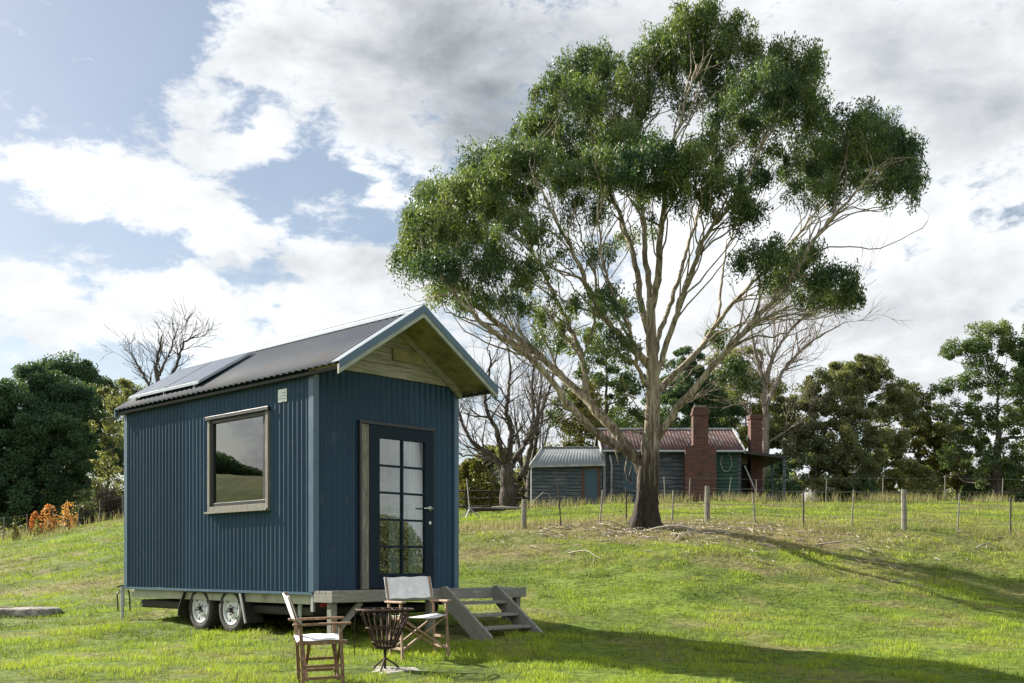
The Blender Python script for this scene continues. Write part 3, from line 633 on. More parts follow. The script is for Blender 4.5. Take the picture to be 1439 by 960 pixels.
def shrub(name, u, Y, ru, top_v, label, leaf, dens=1, ls=.12, lw=.06, cat='shrub', group=None, cone=False, var0=.5, bare=0):
    g = GP(u, Y); H = (HY-top_v)/F*Y-g.z; R = ru/F*Y; root = empty(name, g, 0, label, cat, group)
    T = Tubes(); C = []; Va = []
    for i in range(int(9+bare*40)):
        a = rng.uniform(0, 6.28); rr = R*rng.random()**.5; hh = H*rng.uniform(.55, 1)*(1-(rr/R)*.45)
        e = np.array([g.x+math.cos(a)*rr, g.y+math.sin(a)*rr, g.z+hh*.9]); b = np.array([g.x+math.cos(a)*rr*.15, g.y+math.sin(a)*rr*.15, g.z-.1])
        mid = (e+b)/2+rng.normal(0, .08, 3)*H; T.add(*resample([b, mid, e], [.02*H, .012*H, .004*H], 6), 4)
        if bare:
            for q in range(4):
                s = b+(e-b)*rng.uniform(.4, .9); T.add([s, s+rng.normal(0, .12, 3)*H+np.array([0, 0, .14*H])], [.008*H, .003*H], 3)
    n = int(1500*dens*max(.3, R*H/1.5)); t = rng.random(n)**.8
    a = rng.uniform(0, 6.28, n); rad = R*np.sqrt(rng.random(n))*((1-t)**.9 if cone else np.sqrt(np.maximum(0, 1-(t*1.05-.35)**2/.55)))
    cl = fbm(np.cos(a)*3+t*4+7, np.sin(a)*3+t*3, 5, 3); k = rng.random(n) < sstep(.36, .62, cl); 
    Cc = np.stack([g.x+np.cos(a)*rad*(.8+.4*cl), g.y+np.sin(a)*rad*(.8+.4*cl), g.z+.04+t*H*(.86+.28*cl)], -1)[k]
    T.build('stems', M['barkgrey'], root); leaves('foliage', Cc, var0+rng.normal(0, .25, len(Cc)), ls, lw, leaf, root, .1)
    return root
LD, LM, LYE, BG, BD = M['leafdark'], M['leafmid'], M['leafyel'], M['barkgrey'], M['barkdark']
# left side
leafy_tree('cypress_tree', 50, 54, [(60,560,48,30,0,1),(20,585,50,34,-1,1),(100,580,34,34,.5,1),(70,610,50,34,-1.5,1),(15,640,52,36,-1.5,1),(80,655,48,32,-1,1),(40,690,56,30,-1.5,1),(105,630,28,30,1,.8),(95,700,36,26,-.5,.9),(-35,600,50,50,0,1),(-40,680,55,40,0,1),(0,715,60,20,-2,.9)],
  'broad dense dark cypress with dished layers at the edge of the left paddock', LD, BD, .45, .20, .08, 2.3, .0, var0=.4, sub=.42)
leafy_tree('cypress_tree', 95, 66, [(95,532,38,20,0,1),(60,545,36,24,0,1),(128,552,30,22,0,.8),(140,580,26,20,0,.6),(110,600,40,40,2,.9),(130,650,40,40,2,.8)],
  'taller dark cypress rising behind the broad dark cypress', LD, BD, .4, .24, .1, 1.9, .0, var0=.55, sub=.48)
leafy_tree('pine_tree', 150, 58, [(150,555,26,12,0,.6),(165,575,22,14,1,.5),(140,600,26,16,0,.6),(162,625,24,16,0,.5),(145,655,26,16,0,.6),(170,680,22,18,0,.6),(128,690,22,20,0,.8)],
  'sparse open pine between the cypresses and the blue cabin', LM, BG, .2, .22, .07, 1.1, .3)
leafy_tree('gum_tree', 215, 72, [(180,560,30,22,0,.7),(215,575,34,26,0,.7),(200,620,44,30,0,.7),(250,600,40,28,0,.6),(170,650,34,30,0,.6)], 'pale grey-green gum half hidden behind the blue cabin', LM, BG, .3, .24, .1, 1.2, .3)
winter_tree(225, 62, [([(225,720,0),(226,640,0),(224,560,0),(220,515,0),(229,470,0)], .30, .03, 14), ([(225,575,0),(203,530,.6),(184,495,.9)], .11, .02, 14), ([(225,560,0),(248,515,-.6),(262,478,-.9),(280,470,-1)], .11, .02, 16), ([(222,530,0),(240,490,.9),(250,462,1)], .09, .02, 10)],
 'leafless winter tree whose twigs show above the cabin roof', M['barkgrey'], 13, .6)
shrub('bare_shrub', 155, 47, 26, 655, 'grey twiggy leafless shrub at the left end of the blue cabin', M['leafmid'], .22, .1, .04, bare=1)
shrub('bare_shrub', 122, 48, 22, 690, 'low grey green twiggy shrub beside the orange bushes', M['leafmid'], .6, .1, .04, bare=.6)
shrub('autumn_shrub', 70, 43.5, 13, 712, 'largest orange leaved autumn shrub on the left crest', M['leaforange'], 1.3, .11, .08)
shrub('autumn_shrub', 97, 44.2, 12, 708, 'orange and yellow autumn shrub furthest to the right of the three', M['leaforange'], 1.1, .11, .08, var0=.8)
shrub('autumn_shrub', 50, 43, 8, 722, 'smallest orange autumn shrub beside the pale conical shrub', M['leaforange'], 1.0, .11, .08, var0=.2)
shrub('conical_shrub', 21, 42, 7, 728, 'small pale cone shaped shrub inside its guard by the left fence', M['leafyel'], 1.4, .08, .05, cone=True)
shrub('conical_shrub', 52, 42.0, 8, 733, 'small pale grey cone shaped shrub below the smallest orange shrub', M['leafmid'], 1.2, .08, .05, cone=True, var0=.9)
# middle
winter_tree(716, 56, [([(715,712,0),(713,680,0),(711,655,0)], .50, .30, 0), ([(711,665,0),(690,640,.3),(664,622,.6),(648,590,.8),(642,560,.9)], .17, .03, 12), ([(712,660,0),(719,612,-.3),(712,575,-.6),(717,525,-.8),(712,478,-1)], .19, .025, 18),
 ([(714,665,0),(742,615,.4),(764,570,.7),(778,522,1),(784,490,1)], .17, .025, 16), ([(716,700,.1),(738,655,.6),(750,600,1.2),(748,545,1.5),(754,482,1.8)], .19, .025, 16), ([(711,655,0),(697,605,-1),(681,562,-1.5),(690,510,-2),(684,488,-2)], .15, .02, 16), ([(700,650,.5),(672,640,1.2),(650,640,1.8),(630,625,2)], .07, .02, 8)],
 'large spreading leafless tree with thick dark trunk left of the shed', M['barkgrey'], 11)
bare_tree('bare_tree', 745, 60, 460, 48, 'slender leafless tree rising behind the shed roof', M['barkgrey'], .22, (5, 4, 3, 3), 5, .36, .75, .02, .16)
winter_tree(1075, 58, [([(1075,706,0),(1074,640,0),(1076,585,0),(1072,540,0),(1060,490,.2),(1052,440,.3)], .30, .03, 16), ([(1075,575,0),(1105,515,.6),(1148,475,1),(1190,452,1.4)], .12, .02, 20), ([(1073,535,0),(1098,482,-.6),(1130,445,-1),(1165,428,-1.3)], .10, .02, 18), ([(1075,610,0),(1042,562,.6),(1022,515,1),(1015,480,1.2)], .09, .02, 12), ([(1076,625,0),(1105,605,-.4),(1130,590,-.8)], .06, .02, 6), ([(1072,545,0),(1086,500,1),(1088,455,1.4)], .09, .02, 10)],
 'pale leafless tree standing behind the right chimney', M['barkpale'], 12)
leafy_tree('background_gum', 850, 60, [(855,450,34,24,0,.45),(815,490,30,24,0,.45),(872,505,34,26,0,.5),(838,545,40,26,0,.5),(890,560,36,26,0,.6),(800,580,30,24,-1,.5),(850,600,54,22,0,.7),(905,605,44,22,0,.7)],
  'green gum directly behind the big eucalyptus and the cottage', M['leaf'], BG, .3, .22, .09, 1.0, .3, var0=.45)
leafy_tree('background_gum', 810, 57, [(815,575,28,30,0,.8),(825,610,30,26,0,.8),(800,640,34,20,1,.7)], 'yellow green bushy gum above the shed roof', LYE, BG, .2, .2, .08, 1.2, .3)
leafy_tree('background_gum', 968, 62, [(965,525,30,26,0,.7),(985,555,36,28,0,.7),(950,570,40,36,0,.9),(1000,590,40,26,0,.9),(960,610,50,20,0,.9)],
  'dark green gum behind the left chimney of the cottage', LD, BD, .3, .22, .09, 1.5, .3, var0=.7)
leafy_tree('background_gum', 1035, 68, [(1040,520,40,28,0,.6),(1060,560,40,28,0,.7),(1020,570,34,24,0,.7),(1050,600,60,24,0,.7),(1100,600,36,20,0,.5)],
  'pale grey gum between the two cottage chimneys', LM, BG, .25, .26, .1, 1.1, .3, var0=.7)
for (u, Y, ru, tv, lf, lab) in [(665, 60, 30, 650, LYE, 'yellow green bush by the dark rail fence'), (700, 64, 44, 632, LM, 'grey green bush behind the thick dark bare trunk'), (760, 62, 34, 636, LM, 'dark bush peeping over the left end of the shed')]:
    shrub('bush', u, Y, ru, tv, lab, lf, 3.0, .2, .1, 'bush')
# right
leafy_tree('wattle_tree', 1190, 60, [(1205,530,40,22,0,1),(1165,550,42,24,-1,1),(1235,555,40,26,0,1),(1130,585,40,26,-1,.9),(1200,580,46,26,-1.5,.85),(1262,585,34,24,0,.8),(1160,615,50,26,-2,.85),(1105,615,30,24,-1,.9),(1225,630,50,26,-1,.85),(1130,650,40,28,-2,.9),(1190,660,46,28,-2,.9),(1245,670,44,24,0,.9),(1165,690,60,14,-2,.8)],
  'broad rounded grey green tree right of the cottage verandah', LM, BD, .42, .22, .08, 1.7, .2, var0=.4)
leafy_tree('wattle_tree', 1290, 64, [(1270,570,34,22,0,.9),(1305,600,32,24,0,.8),(1280,630,36,26,0,.8),(1320,650,34,24,0,.8),(1285,675,36,22,0,.9)],
  'smaller olive tree between the rounded tree and the tall gum', LYE, BG, .25, .22, .09, 1.5, .2, var0=.25)
leafy_tree('tall_gum', 1402, 58, [(1400,475,34,16,0,.9),(1360,498,34,18,0,.9),(1345,545,28,16,0,.7),(1380,530,28,18,0,.7),(1425,505,30,22,0,.9),(1410,555,40,22,0,.7),(1345,580,28,16,0,.6),(1385,595,34,18,0,.7),(1430,600,34,26,0,.9),(1460,540,36,40,0,1),(1360,640,40,26,1,.9),(1405,655,34,24,0,.7),(1445,660,40,30,0,.9),(1470,480,30,30,0,1)],
  'tall open gum with dark forked trunk at the right end of the treeline', M['leaf'], BG, .34, .20, .08, 1.3, .3, var0=.5)
leafy_tree('wattle_tree', 1345, 66, [(1340,620,36,22,0,.8),(1330,665,40,24,0,.9),(1370,680,40,18,0,.9)], 'low olive wattle at the foot of the tall gum', LYE, BG, .2, .22, .09, 1.5, .2, var0=.2)
for (u, Y, ru, tv, lf, lab) in [(1260, 58, 24, 668, LYE, 'yellowish bush under the rounded tree'), (1300, 60, 30, 660, LM, 'low green bush mid way along the right treeline'), (1375, 60, 26, 672, LD, 'dark bush left of the tall gum trunk'), (1425, 62, 30, 655, LD, 'dark bush right of the tall gum trunk'), (1215, 57, 26, 672, LD, 'dark bush in the shade of the rounded tree'), (1100, 57, 26, 650, LD, 'dark shrub behind the verandah post')]:
    shrub('bush', u, Y, ru, tv, lab, lf, 2.6, .18, .09, 'bush')
# distant woods beyond the treeline
def woods(name, segs, label, leaf):
    C = []; Va = []
    for (u0, u1, Y, tv, n) in segs:
        u = rng.uniform(u0, u1, n); yy = Y+rng.uniform(-8, 8, n); x = (u-CX)/F*yy; gzv = smooth_z(x, yy)
        top = (HY-tv)/F*Y*(.72+.45*fbm(u/34., yy/20., 12, 4)); z = gzv-.5+(top-gzv)*rng.random(n)**.75
        C.append(np.stack([x, yy, z], -1)); Va.append(rng.normal(.5, .25, n)*.6+.4*fbm(u/22, z, 8, 3))
    root = empty(name, (0, 90, 0)); o = leaves('foliage', np.concatenate(C), np.concatenate(Va), .6, .34, leaf, root, .1)
    o.parent = None; o.location = root.location; bpy.data.objects.remove(root); o.name = name
    return tag(o, label, 'woods', kind='stuff')
woods('far_woods', [(-60, 260, 100, 668, 9000), (620, 1120, 100, 650, 15000), (1080, 1500, 100, 662, 12000)], 'far-off belt of grey green woods behind the crest', LM)
# trees out to the left that the cabin window reflects
def belt(name, pts, label, leaf):
    C = []; Va = []
    for (x0, y0, hh, rr) in pts:
        g = G(x0, y0); sp, _ = shell_pts((x0, y0, g+hh*.35), (rr, rr, hh*.65), 15000, .2, .1); C.append(sp); Va.append(rng.normal(.4, .25, len(sp)))
    C = np.concatenate(C); root = empty(name, (0, 0, 0)); o = leaves(name, C, np.concatenate(Va), .22, .14, leaf, root, .1); o.parent = None; bpy.data.objects.remove(root); o.name = name
    return tag(o, label, 'woods', kind='stuff')
belt('paddock_woods', [(-68+rng.uniform(-4, 4), y+rng.uniform(-3, 3), rng.uniform(1.4, 4.6), rng.uniform(2.2, 5.5)) for y in range(-12, 75, 4)], 'dark belt of trees beyond the left paddock, mirrored in the cabin window', LD)
belt('eastern_woods', [(70+rng.uniform(-6, 6), y, rng.uniform(4, 7), rng.uniform(3, 5)) for y in range(-20, 36, 7)], 'belt of trees far off to the right of the paddock', LM)

# ------------------------------------------------------------ the cabin on its trailer (local x along the door wall, y back along the window wall)
ZG = -.93
cab = empty('tiny_house', (-2.404, 13.0, ZG), math.radians(46.08), 'blue corrugated steel tiny cabin with gable roof on a two-axle trailer', 'tiny house')
W_, L_, ZB, ZT = 2.35, 4.82, .61, 3.34
PIT, AMP = .096, .0135
def corr(x0, x1, z0, z1, fix, axis_, side, top=None):
    """corrugated strip; fix = plane position; axis_ 'x' runs along x. side = outward sign. top(s) gives the upper edge"""
    q_ = PIT/8; s = np.arange(math.ceil(x0/q_+.01), math.floor(x1/q_-.01)+1)*q_; s = np.concatenate([[x0], s, [x1]]); n = len(s)-1; off = fix+side*AMP*np.sin(2*np.pi*s/PIT)
    zt = np.array([top(a) if top else z1 for a in s])
    if axis_ == 'x': lo = np.stack([s, off, np.full_like(s, z0)], -1); hi = np.stack([s, off, zt], -1)
    else: lo = np.stack([off, s, np.full_like(s, z0)], -1); hi = np.stack([off, s, zt], -1)
    V = np.concatenate([lo, hi]); i = np.arange(n); return V, np.stack([i, i+1, i+n+2, i+n+1], -1)
def wall(strips, label=None):
    Vs, Fs, k = [], [], 0
    for a in strips:
        V, f = corr(*a); Vs.append(V); Fs.append(f+k); k += len(V)
    o = np_obj('wall', np.concatenate(Vs), np.concatenate(Fs), 4, M['steel_blue'], cab, None, True)
    if label: o['label'] = label
    return o
WS0, WS1, WZ0, WZ1 = .91, 2.38, 1.66, 2.94     # window opening in the long wall
DX0, DX1, DZ1 = .67, 1.91, 2.75                 # door opening incl. jamb
wall([(0.02, WS0, ZB, ZT, -.012, 'y', -1), (WS0, WS1, ZB, WZ0, -.012, 'y', -1), (WS0, WS1, WZ1, ZT, -.012, 'y', -1), (WS1, L_, ZB, ZT, -.012, 'y', -1)])
wall([(0.02, DX0, ZB, ZT+.03, -.012, 'x', -1), (DX0, DX1, DZ1, ZT+.03, -.012, 'x', -1), (DX1, W_-.02, ZB, ZT+.03, -.012, 'x', -1)])
RISE = .664
def gtop(a): return ZT-.02+min(a+.02, W_-a+.02)*RISE
wall([(0.02, W_-.02, ZB, ZT, L_+.012, 'x', 1, gtop)])
RY0, RY1, RZ0, RZ1 = .80, 2.15, 1.70, 2.95
wall([(0.02, RY0, ZB, ZT, W_+.012, 'y', 1), (RY0, RY1, ZB, RZ0, W_+.012, 'y', 1), (RY0, RY1, RZ1, ZT, W_+.012, 'y', 1), (RY1, L_, ZB, ZT, W_+.012, 'y', 1)])
b = B()
b.box(-.030, -.022, -.03, .070, ZB, ZT); b.box(-.030, .05, -.034, -.026, ZB, ZT-.0)
b.build('corner_trim', M['trim_blue'], cab)
b = B(); b.box(W_-.05, W_+.030, -.034, -.026, ZB, ZT); b.box(W_+.022, W_+.030, -.026, .08, ZB, ZT); b.build('corner_trim', M['trim_blue'], cab)
b = B(); b.box(-.030, -.022, L_-.07, L_+.03, ZB, ZT); b.build('corner_trim', M['trim_blue'], cab)
b = B(); b.box(-.028, .0, .0, L_, ZB-.035, ZB-.002); b.box(0, W_, -.028, 0, ZB-.035, ZB-.002); b.build('bottom_flashing', M['trim_blue'], cab)
# interior
b = B(); b.box(.06, W_-.06, .06, L_-.06, ZB+.002, ZB+.02); b.build('floor', M['inside'], cab)
b = B(); t_ = .03
for (a0, a1, z0, z1) in [(.05, RY0, ZB+.03, 3.3), (RY1, L_-.05, ZB+.03, 3.3), (RY0, RY1, ZB+.03, RZ0), (RY0, RY1, RZ1, 3.3)]: b.box(W_-.07, W_-.04, a0, a1, z0, z1)
b.box(.05, W_-.08, L_-.07, L_-.04, ZB+.03, 3.3)
for (a0, a1, z0, z1) in [(.05, WS0, ZB+.03, 3.3), (WS1, L_-.08, ZB+.03, 3.3), (WS0, WS1, ZB+.03, WZ0), (WS0, WS1, WZ1, 3.3)]: b.box(.03, .06, a0, a1, z0, z1)
for (a0, a1, z0, z1) in [(.07, DX0, ZB+.03, 3.3), (DX1, W_-.08, ZB+.03, 3.3), (DX0, DX1, DZ1, 3.3)]: b.box(a0, a1, .02, .05, z0, z1)
b.box(.04, W_-.05, .02, L_-.05, 3.302, 3.32)
b.build('lining', M['inside'], cab)
b = B(); b.box(1.45, 1.60, .55, .70, ZB+.03, 3.28); b.build('post', M['inside'], cab)
b = B(); b.box(.45, 1.35, .9, 2.0, ZB+.03, ZB+.42); b.box(.45, 1.35, 1.9, 2.1, ZB+.42, ZB+.95); b.box(.35, .5, .9, 2.0, ZB+.03, ZB+.65); b.build('armchair', M['brownwood'], cab, .05)
def curtain(name, x0, x1, y, z0, z1, parent):
    n = 50; s = np.linspace(x0, x1, n+1); o_ = y+.025*np.sin(np.arange(n+1)*1.15)+.01*np.sin(np.arange(n+1)*.37)
    V = np.concatenate([np.stack([s, o_, np.full_like(s, z0)], -1), np.stack([s, o_, np.full_like(s, z1)], -1)]); i = np.arange(n)
    return np_obj(name, V, np.stack([i, i+1, i+n+2, i+n+1], -1), 4, M['curtain'], parent, None, True)
curtain('curtain', 1.62, 1.86, .13, ZB+.05, 2.68, cab)
curtain('curtain', 1.28, 1.42, .13, ZB+.05, 1.62, cab)
b = B(); b.tube([(.9, .135, 2.69), (1.95, .135, 2.69)], .012, 8); b.build('curtain_rod', M['dark'], cab)
# window
win = B()
f = .066
for (a0, a1, z0, z1) in [(WS0, WS1, WZ0, WZ0+f), (WS0+.0, WS0+f-.01, WZ0+f, WZ1-.035), (WS1-f+.01, WS1, WZ0+f, WZ1-.035)]: win.box(-.055, .02, a0, a1, z0, z1)
w_o = win.build('window', M['timber'], cab, .004)
b = B(); b.box(-.075, .0, WS0-.03, WS1+.03, WZ1-.035, WZ1+.012); b.build('hood', M['black'], w_o, .003)
b = B(); g0, g1, h0, h1 = WS0+f-.01, WS1-f+.01, WZ0+f, WZ1-.035; q = .05
for (a0, a1, z0, z1) in [(g0, g1, h0, h0+q), (g0, g1, h1-q, h1), (g0, g0+q, h0+q, h1-q), (g1-q, g1, h0+q, h1-q)]: b.box(-.035, .02, a0, a1, z0, z1)
b.box(-.02, .02, g0+q, g0+q+.06, h0+q, h1-q); b.build('frame', M['black'], w_o, .003)
b = B(); b.box(-.006, -.001, g0+q, g1-q, h0+q, h1-q); b.build('pane', M['glass'], w_o)
b = B(); b.box(-.095, -.02, WS0-.02, WS1+.02, WZ0-.03, WZ0-.003); b.build('sill', M['timber'], w_o, .004)
b = B()
for (a0, a1, z0, z1) in [(RY0, RY1, RZ0, RZ0+.07), (RY0, RY1, RZ1-.07, RZ1), (RY0, RY0+.07, RZ0+.07, RZ1-.07), (RY1-.07, RY1, RZ0+.07, RZ1-.07), ((RY0+RY1)/2-.025, (RY0+RY1)/2+.025, RZ0+.07, RZ1-.07)]: b.box(W_-.075, W_+.04, a0, a1, z0, z1)
w2 = b.build('window', M['timber'], cab); b = B(); b.box(W_-.01, W_-.006, RY0+.07, RY1-.07, RZ0+.07, RZ1-.07); b.build('pane', M['dglass'], w2)
# dark blind room behind the window so that it mirrors
# door
jx0, jx1 = DX0+.02, .815
b = B(); b.box(jx0, jx1, -.045, .02, ZB+.02, DZ1-.03); b.build('door_jamb', M['timber'], cab, .006)
b = B(); b.box(DX0-.015, DX1+.02, -.06, .0, DZ1-.025, DZ1+.012); b.box(DX0-.012, jx0, -.055, 0, ZB+.02, DZ1-.025); b.build('door_flashing', M['black'], cab)
lx0, lx1, lz0, lz1 = .818, DX1, ZB+.03, DZ1-.028
px0, px1, pz0, pz1 = .985, 1.752, .83, 2.56
b = B()
b.box(lx0, px0, -.05, -.005, lz0, lz1); b.box(px1, lx1, -.05, -.005, lz0, lz1); b.box(px0, px1, -.05, -.005, lz0, pz0); b.box(px0, px1, -.05, -.005, pz1, lz1)
door = b.build('door', M['door'], cab, .004)
b = B(); mxx = (px0+px1)/2
b.box(mxx-.014, mxx+.014, -.045, -.010, pz0, pz1)
for k in range(1, 5):
    z = pz0+(pz1-pz0)*k/5
    b.box(px0, mxx-.014, -.045, -.010, z-.013, z+.013); b.box(mxx+.014, px1, -.045, -.010, z-.013, z+.013)
b.build('glazing_bars', M['door'], door, .002)
b = B(); b.box(px0, px1, -.026, -.022, pz0, pz1); b.build('pane', M['dglass'], door)
b = B(); b.lathe([(-.065, .0), (-.065, .027), (-.05, .03)], 20, 'y'if 0 else 'x')
hb = B(); hz = 1.69; hx = 1.83
def disc(bb, x, z, r, y0, y1, n=20):
    bb.prism([(x+r*math.cos(2*math.pi*i/n), y0, z+r*math.sin(2*math.pi*i/n)) for i in range(n)], (0, y1-y0, 0))
disc(hb, hx, hz, .032, -.062, -.05); hb.tube([(hx, -.06, hz), (hx, -.105, hz)], .011, 10); hb.tube([(hx+.008, -.103, hz), (hx-.06, -.106, hz+.001), (hx-.145, -.104, hz-.004)], [.012, .011, .010], 10)
hb.build('door_handle', M['chrome'], door, 0, True)
hb = B(); disc(hb, hx, 1.50, .022, -.062, -.05); hb.build('lock', M['chrome'], door)
# roof
YF, YB, OV = -.66, L_+.12, .12
zr = lambda x: ZT-.075+min(x+OV, W_+OV-x)*RISE     # underside height of sheet
mid = W_/2
def roof_side(sgn):
    n = int((YB-YF)/.135*10); s = np.linspace(YF, YB, n+1); off = .0095*np.sin(2*np.pi*s/.135)
    x_e = -OV if sgn < 0 else W_+OV
    nrm = np.array([sgn*RISE, 0, 1])/math.hypot(RISE, 1)
    e = np.array([x_e, 0, zr(x_e if sgn < 0 else W_+OV)]); r = np.array([mid, 0, zr(mid)])
    Vs = []
    for base in (e, e*.5+r*.5, r):
        v = np.repeat(base[None], n+1, 0)+nrm*(.035+off)[:, None]; v[:, 1] = s; Vs.append(v)
    V = np.concatenate(Vs); i = np.arange(n); f1 = np.stack([i, i+1, i+n+2, i+n+1], -1)
    o = np_obj('roof', V, np.concatenate([f1, f1+n+1]), 4, M['roof_grey'], cab, None, True)
    m = o.modifiers.new('t', 'SOLIDIFY'); m.thickness = .002; return o
roofL = roof_side(-1); roofR = roof_side(1)
zE = zr(-OV); zR = zr(mid)
def slope(x, dz=0): return (x, zr(x)+dz)
b = B()   # ridge capping
for sg in (-1, 1):
    p0 = Vector((mid, YF-.02, zR+.062)); p1 = Vector((mid+sg*.17, YF-.02, zR+.062-.17*RISE))
    b.prism([p0, p1, p1+Vector((0, 0, .006)), p0+Vector((0, 0, .006))], (0, YB-YF+.04, 0))
b.tube([(mid, YF-.02, zR+.07), (mid, YB+.02, zR+.07)], .016, 8)
b.build('ridge_cap', M['flash'], roofL)
for sg, x_e in ((-1, -OV-.015), (1, W_+OV+.015)):
    e = Vector((x_e, 0, zE-.01)); r = Vector((mid, 0, zR))
    # folded metal barge: wide top flange + front face
    b = B()
    b.prism([e+Vector((0, YF-.03, .055)), r+Vector((0, YF-.03, .055)), r+Vector((0, YF-.03, .063)), e+Vector((0, YF-.03, .063))], (0, .15, 0))
    b.build('barge_flashing', M['flash'], roofL if sg < 0 else roofR)
    b = B()
    b.prism([e+Vector((0, YF-.034, -.035)), r+Vector((0, YF-.034, -.035)), r+Vector((0, YF-.034, .060)), e+Vector((0, YF-.034, .060))], (0, .006, 0))
    b.build('barge_face', M['trim_blue'], roofL if sg < 0 else roofR)
    b = B()
    b.prism([e+Vector((0, YF-.024, -.095)), r+Vector((0, YF-.024, -.095)), r+Vector((0, YF-.024, .02)), e+Vector((0, YF-.024, .02))], (0, .035, 0))
    b.build('bargeboard', M['fascia'], cab, .003)
    b = B()
    b.prism([e+Vector((0, YB-.02, -.07)), r+Vector((0, YB-.02, -.07)), r+Vector((0, YB-.02, .06)), e+Vector((0, YB-.02, .06))], (0, .03, 0))
    b.build('barge_face', M['trim_blue'], roofL if sg < 0 else roofR)
    # soffit boards running along the slope below the sheets, with a dark gap at the outer edge
    for k in range(4):
        y0 = YF+.03+k*.155
        b = B(); q0 = Vector((x_e+(.05 if sg < 0 else -.05), y0, zE+.0+.05*RISE-.02)); q1 = Vector((mid, y0, zR-.02))
        b.prism([q0, q1, q1+Vector((0, 0, .018)), q0+Vector((0, 0, .018))], (0, .148, 0)); b.build('soffit_board', M['soffit'], cab)
    b = B(); q0 = Vector((x_e+(.10 if sg < 0 else -.10), 0, zE+.10*RISE-.12)); q1 = Vector((mid, 0, zR-.13))
    b.prism([q0+Vector((0, -.095, 0)), q1+Vector((0, -.095, 0)), q1+Vector((0, -.095, .10)), q0+Vector((0, -.095, .10))], (0, .05, 0)); b.build('rafter', M['gable'], cab, .003)
# eave closing fascia under the sheets
b = B(); b.box(-OV+.02, -.03, YF+.02, YB-.02, zE-.035, zE+.0); b.build('eave_fascia', M['dark'], cab)
b = B(); b.box(W_+.03, W_+OV-.02, YF+.02, YB-.02, zE-.035, zE+.0); b.build('eave_fascia', M['dark'], cab)
# gable boards
bh = .155; z = ZT+.02; k = 0
while z < zR-.02:
    z1 = min(z+bh-.006, zR-.03); xa0 = max(.0, mid-(zR-z)/RISE); xa1 = max(.0, mid-(zR-z1)/RISE)
    b = B(); yy = -.045-.004*(k % 2)
    b.prism([(xa0, yy, z), (W_-xa0, yy, z), (W_-xa1, yy, z1), (xa1, yy, z1)], (0, .03, 0)); b.build('gable_board', M['gable'], cab, .002)
    z += bh; k += 1
b = B(); b.prism([(.02, -.012, ZT), (W_-.02, -.012, ZT), (mid, -.012, zR-.02)], (0, .012, 0)); b.build('gable_back', M['dark'], cab)
b = B(); b.box(1.18, 1.69, -.085, -.055, 3.58, 3.73); b.build('gable_vent', M['soffit'], cab)
# solar panel, tilted flatter than the roof on its rack
def rp(y, x, up=0): return Vector((x, y, zr(x)+.06+up))
a, bq, c, d_ = rp(4.80, .02, .045), rp(2.75, .02, .045), rp(2.75, .90, .010), rp(4.80, .90, .010)
b = B(); th = Vector((0, 0, .035)); b.add([a, bq, c, d_, a+th, bq+th, c+th, d_+th], [(0, 1, 2, 3), (4, 5, 6, 7), (0, 1, 5, 4), (1, 2, 6, 5), (2, 3, 7, 6), (3, 0, 4, 7)])
sp = b.build('solar_panel', M['flash'], cab)
t2 = Vector((0, 0, .0375)); ins = .03
ctr = (a+bq+c+d_)/4
for k in range(2):
    f0, f1 = k/2+.01, (k+1)/2-.01
    qs = [a.lerp(bq, f0).lerp(d_.lerp(c, f0), .03), a.lerp(bq, f1).lerp(d_.lerp(c, f1), .03), a.lerp(bq, f1).lerp(d_.lerp(c, f1), .97), a.lerp(bq, f0).lerp(d_.lerp(c, f0), .97)]
    b = B(); b.add([q+t2 for q in qs]+[q+t2+Vector((0, 0, .003)) for q in qs], [(0, 1, 2, 3), (4, 5, 6, 7), (0, 1, 5, 4), (1, 2, 6, 5), (2, 3, 7, 6), (3, 0, 4, 7)]); b.build('glass_panel', M['panel'], sp)
for yy in (2.9, 3.75, 4.6):
    b = B(); b.beam(rp(yy, .05, -.03), rp(yy, .05, .05), .03, .03); b.build('rack_leg', M['galv'], sp)
# plaque (small white notice near the corner) with faint grey ruled bars
b = B(); b.box(-.030, -.024, .53, .72, 2.98, 3.14); pl = b.build('wall_plaque', M['white'], cab)
b = B()
for k in range(3): b.box(-.0315, -.0300, .55, .70-.03*k, 3.015+.035*k, 3.025+.035*k)
b.build('plaque_bars', mat('grey_print', (.35, .42, .5), None, 5), pl)
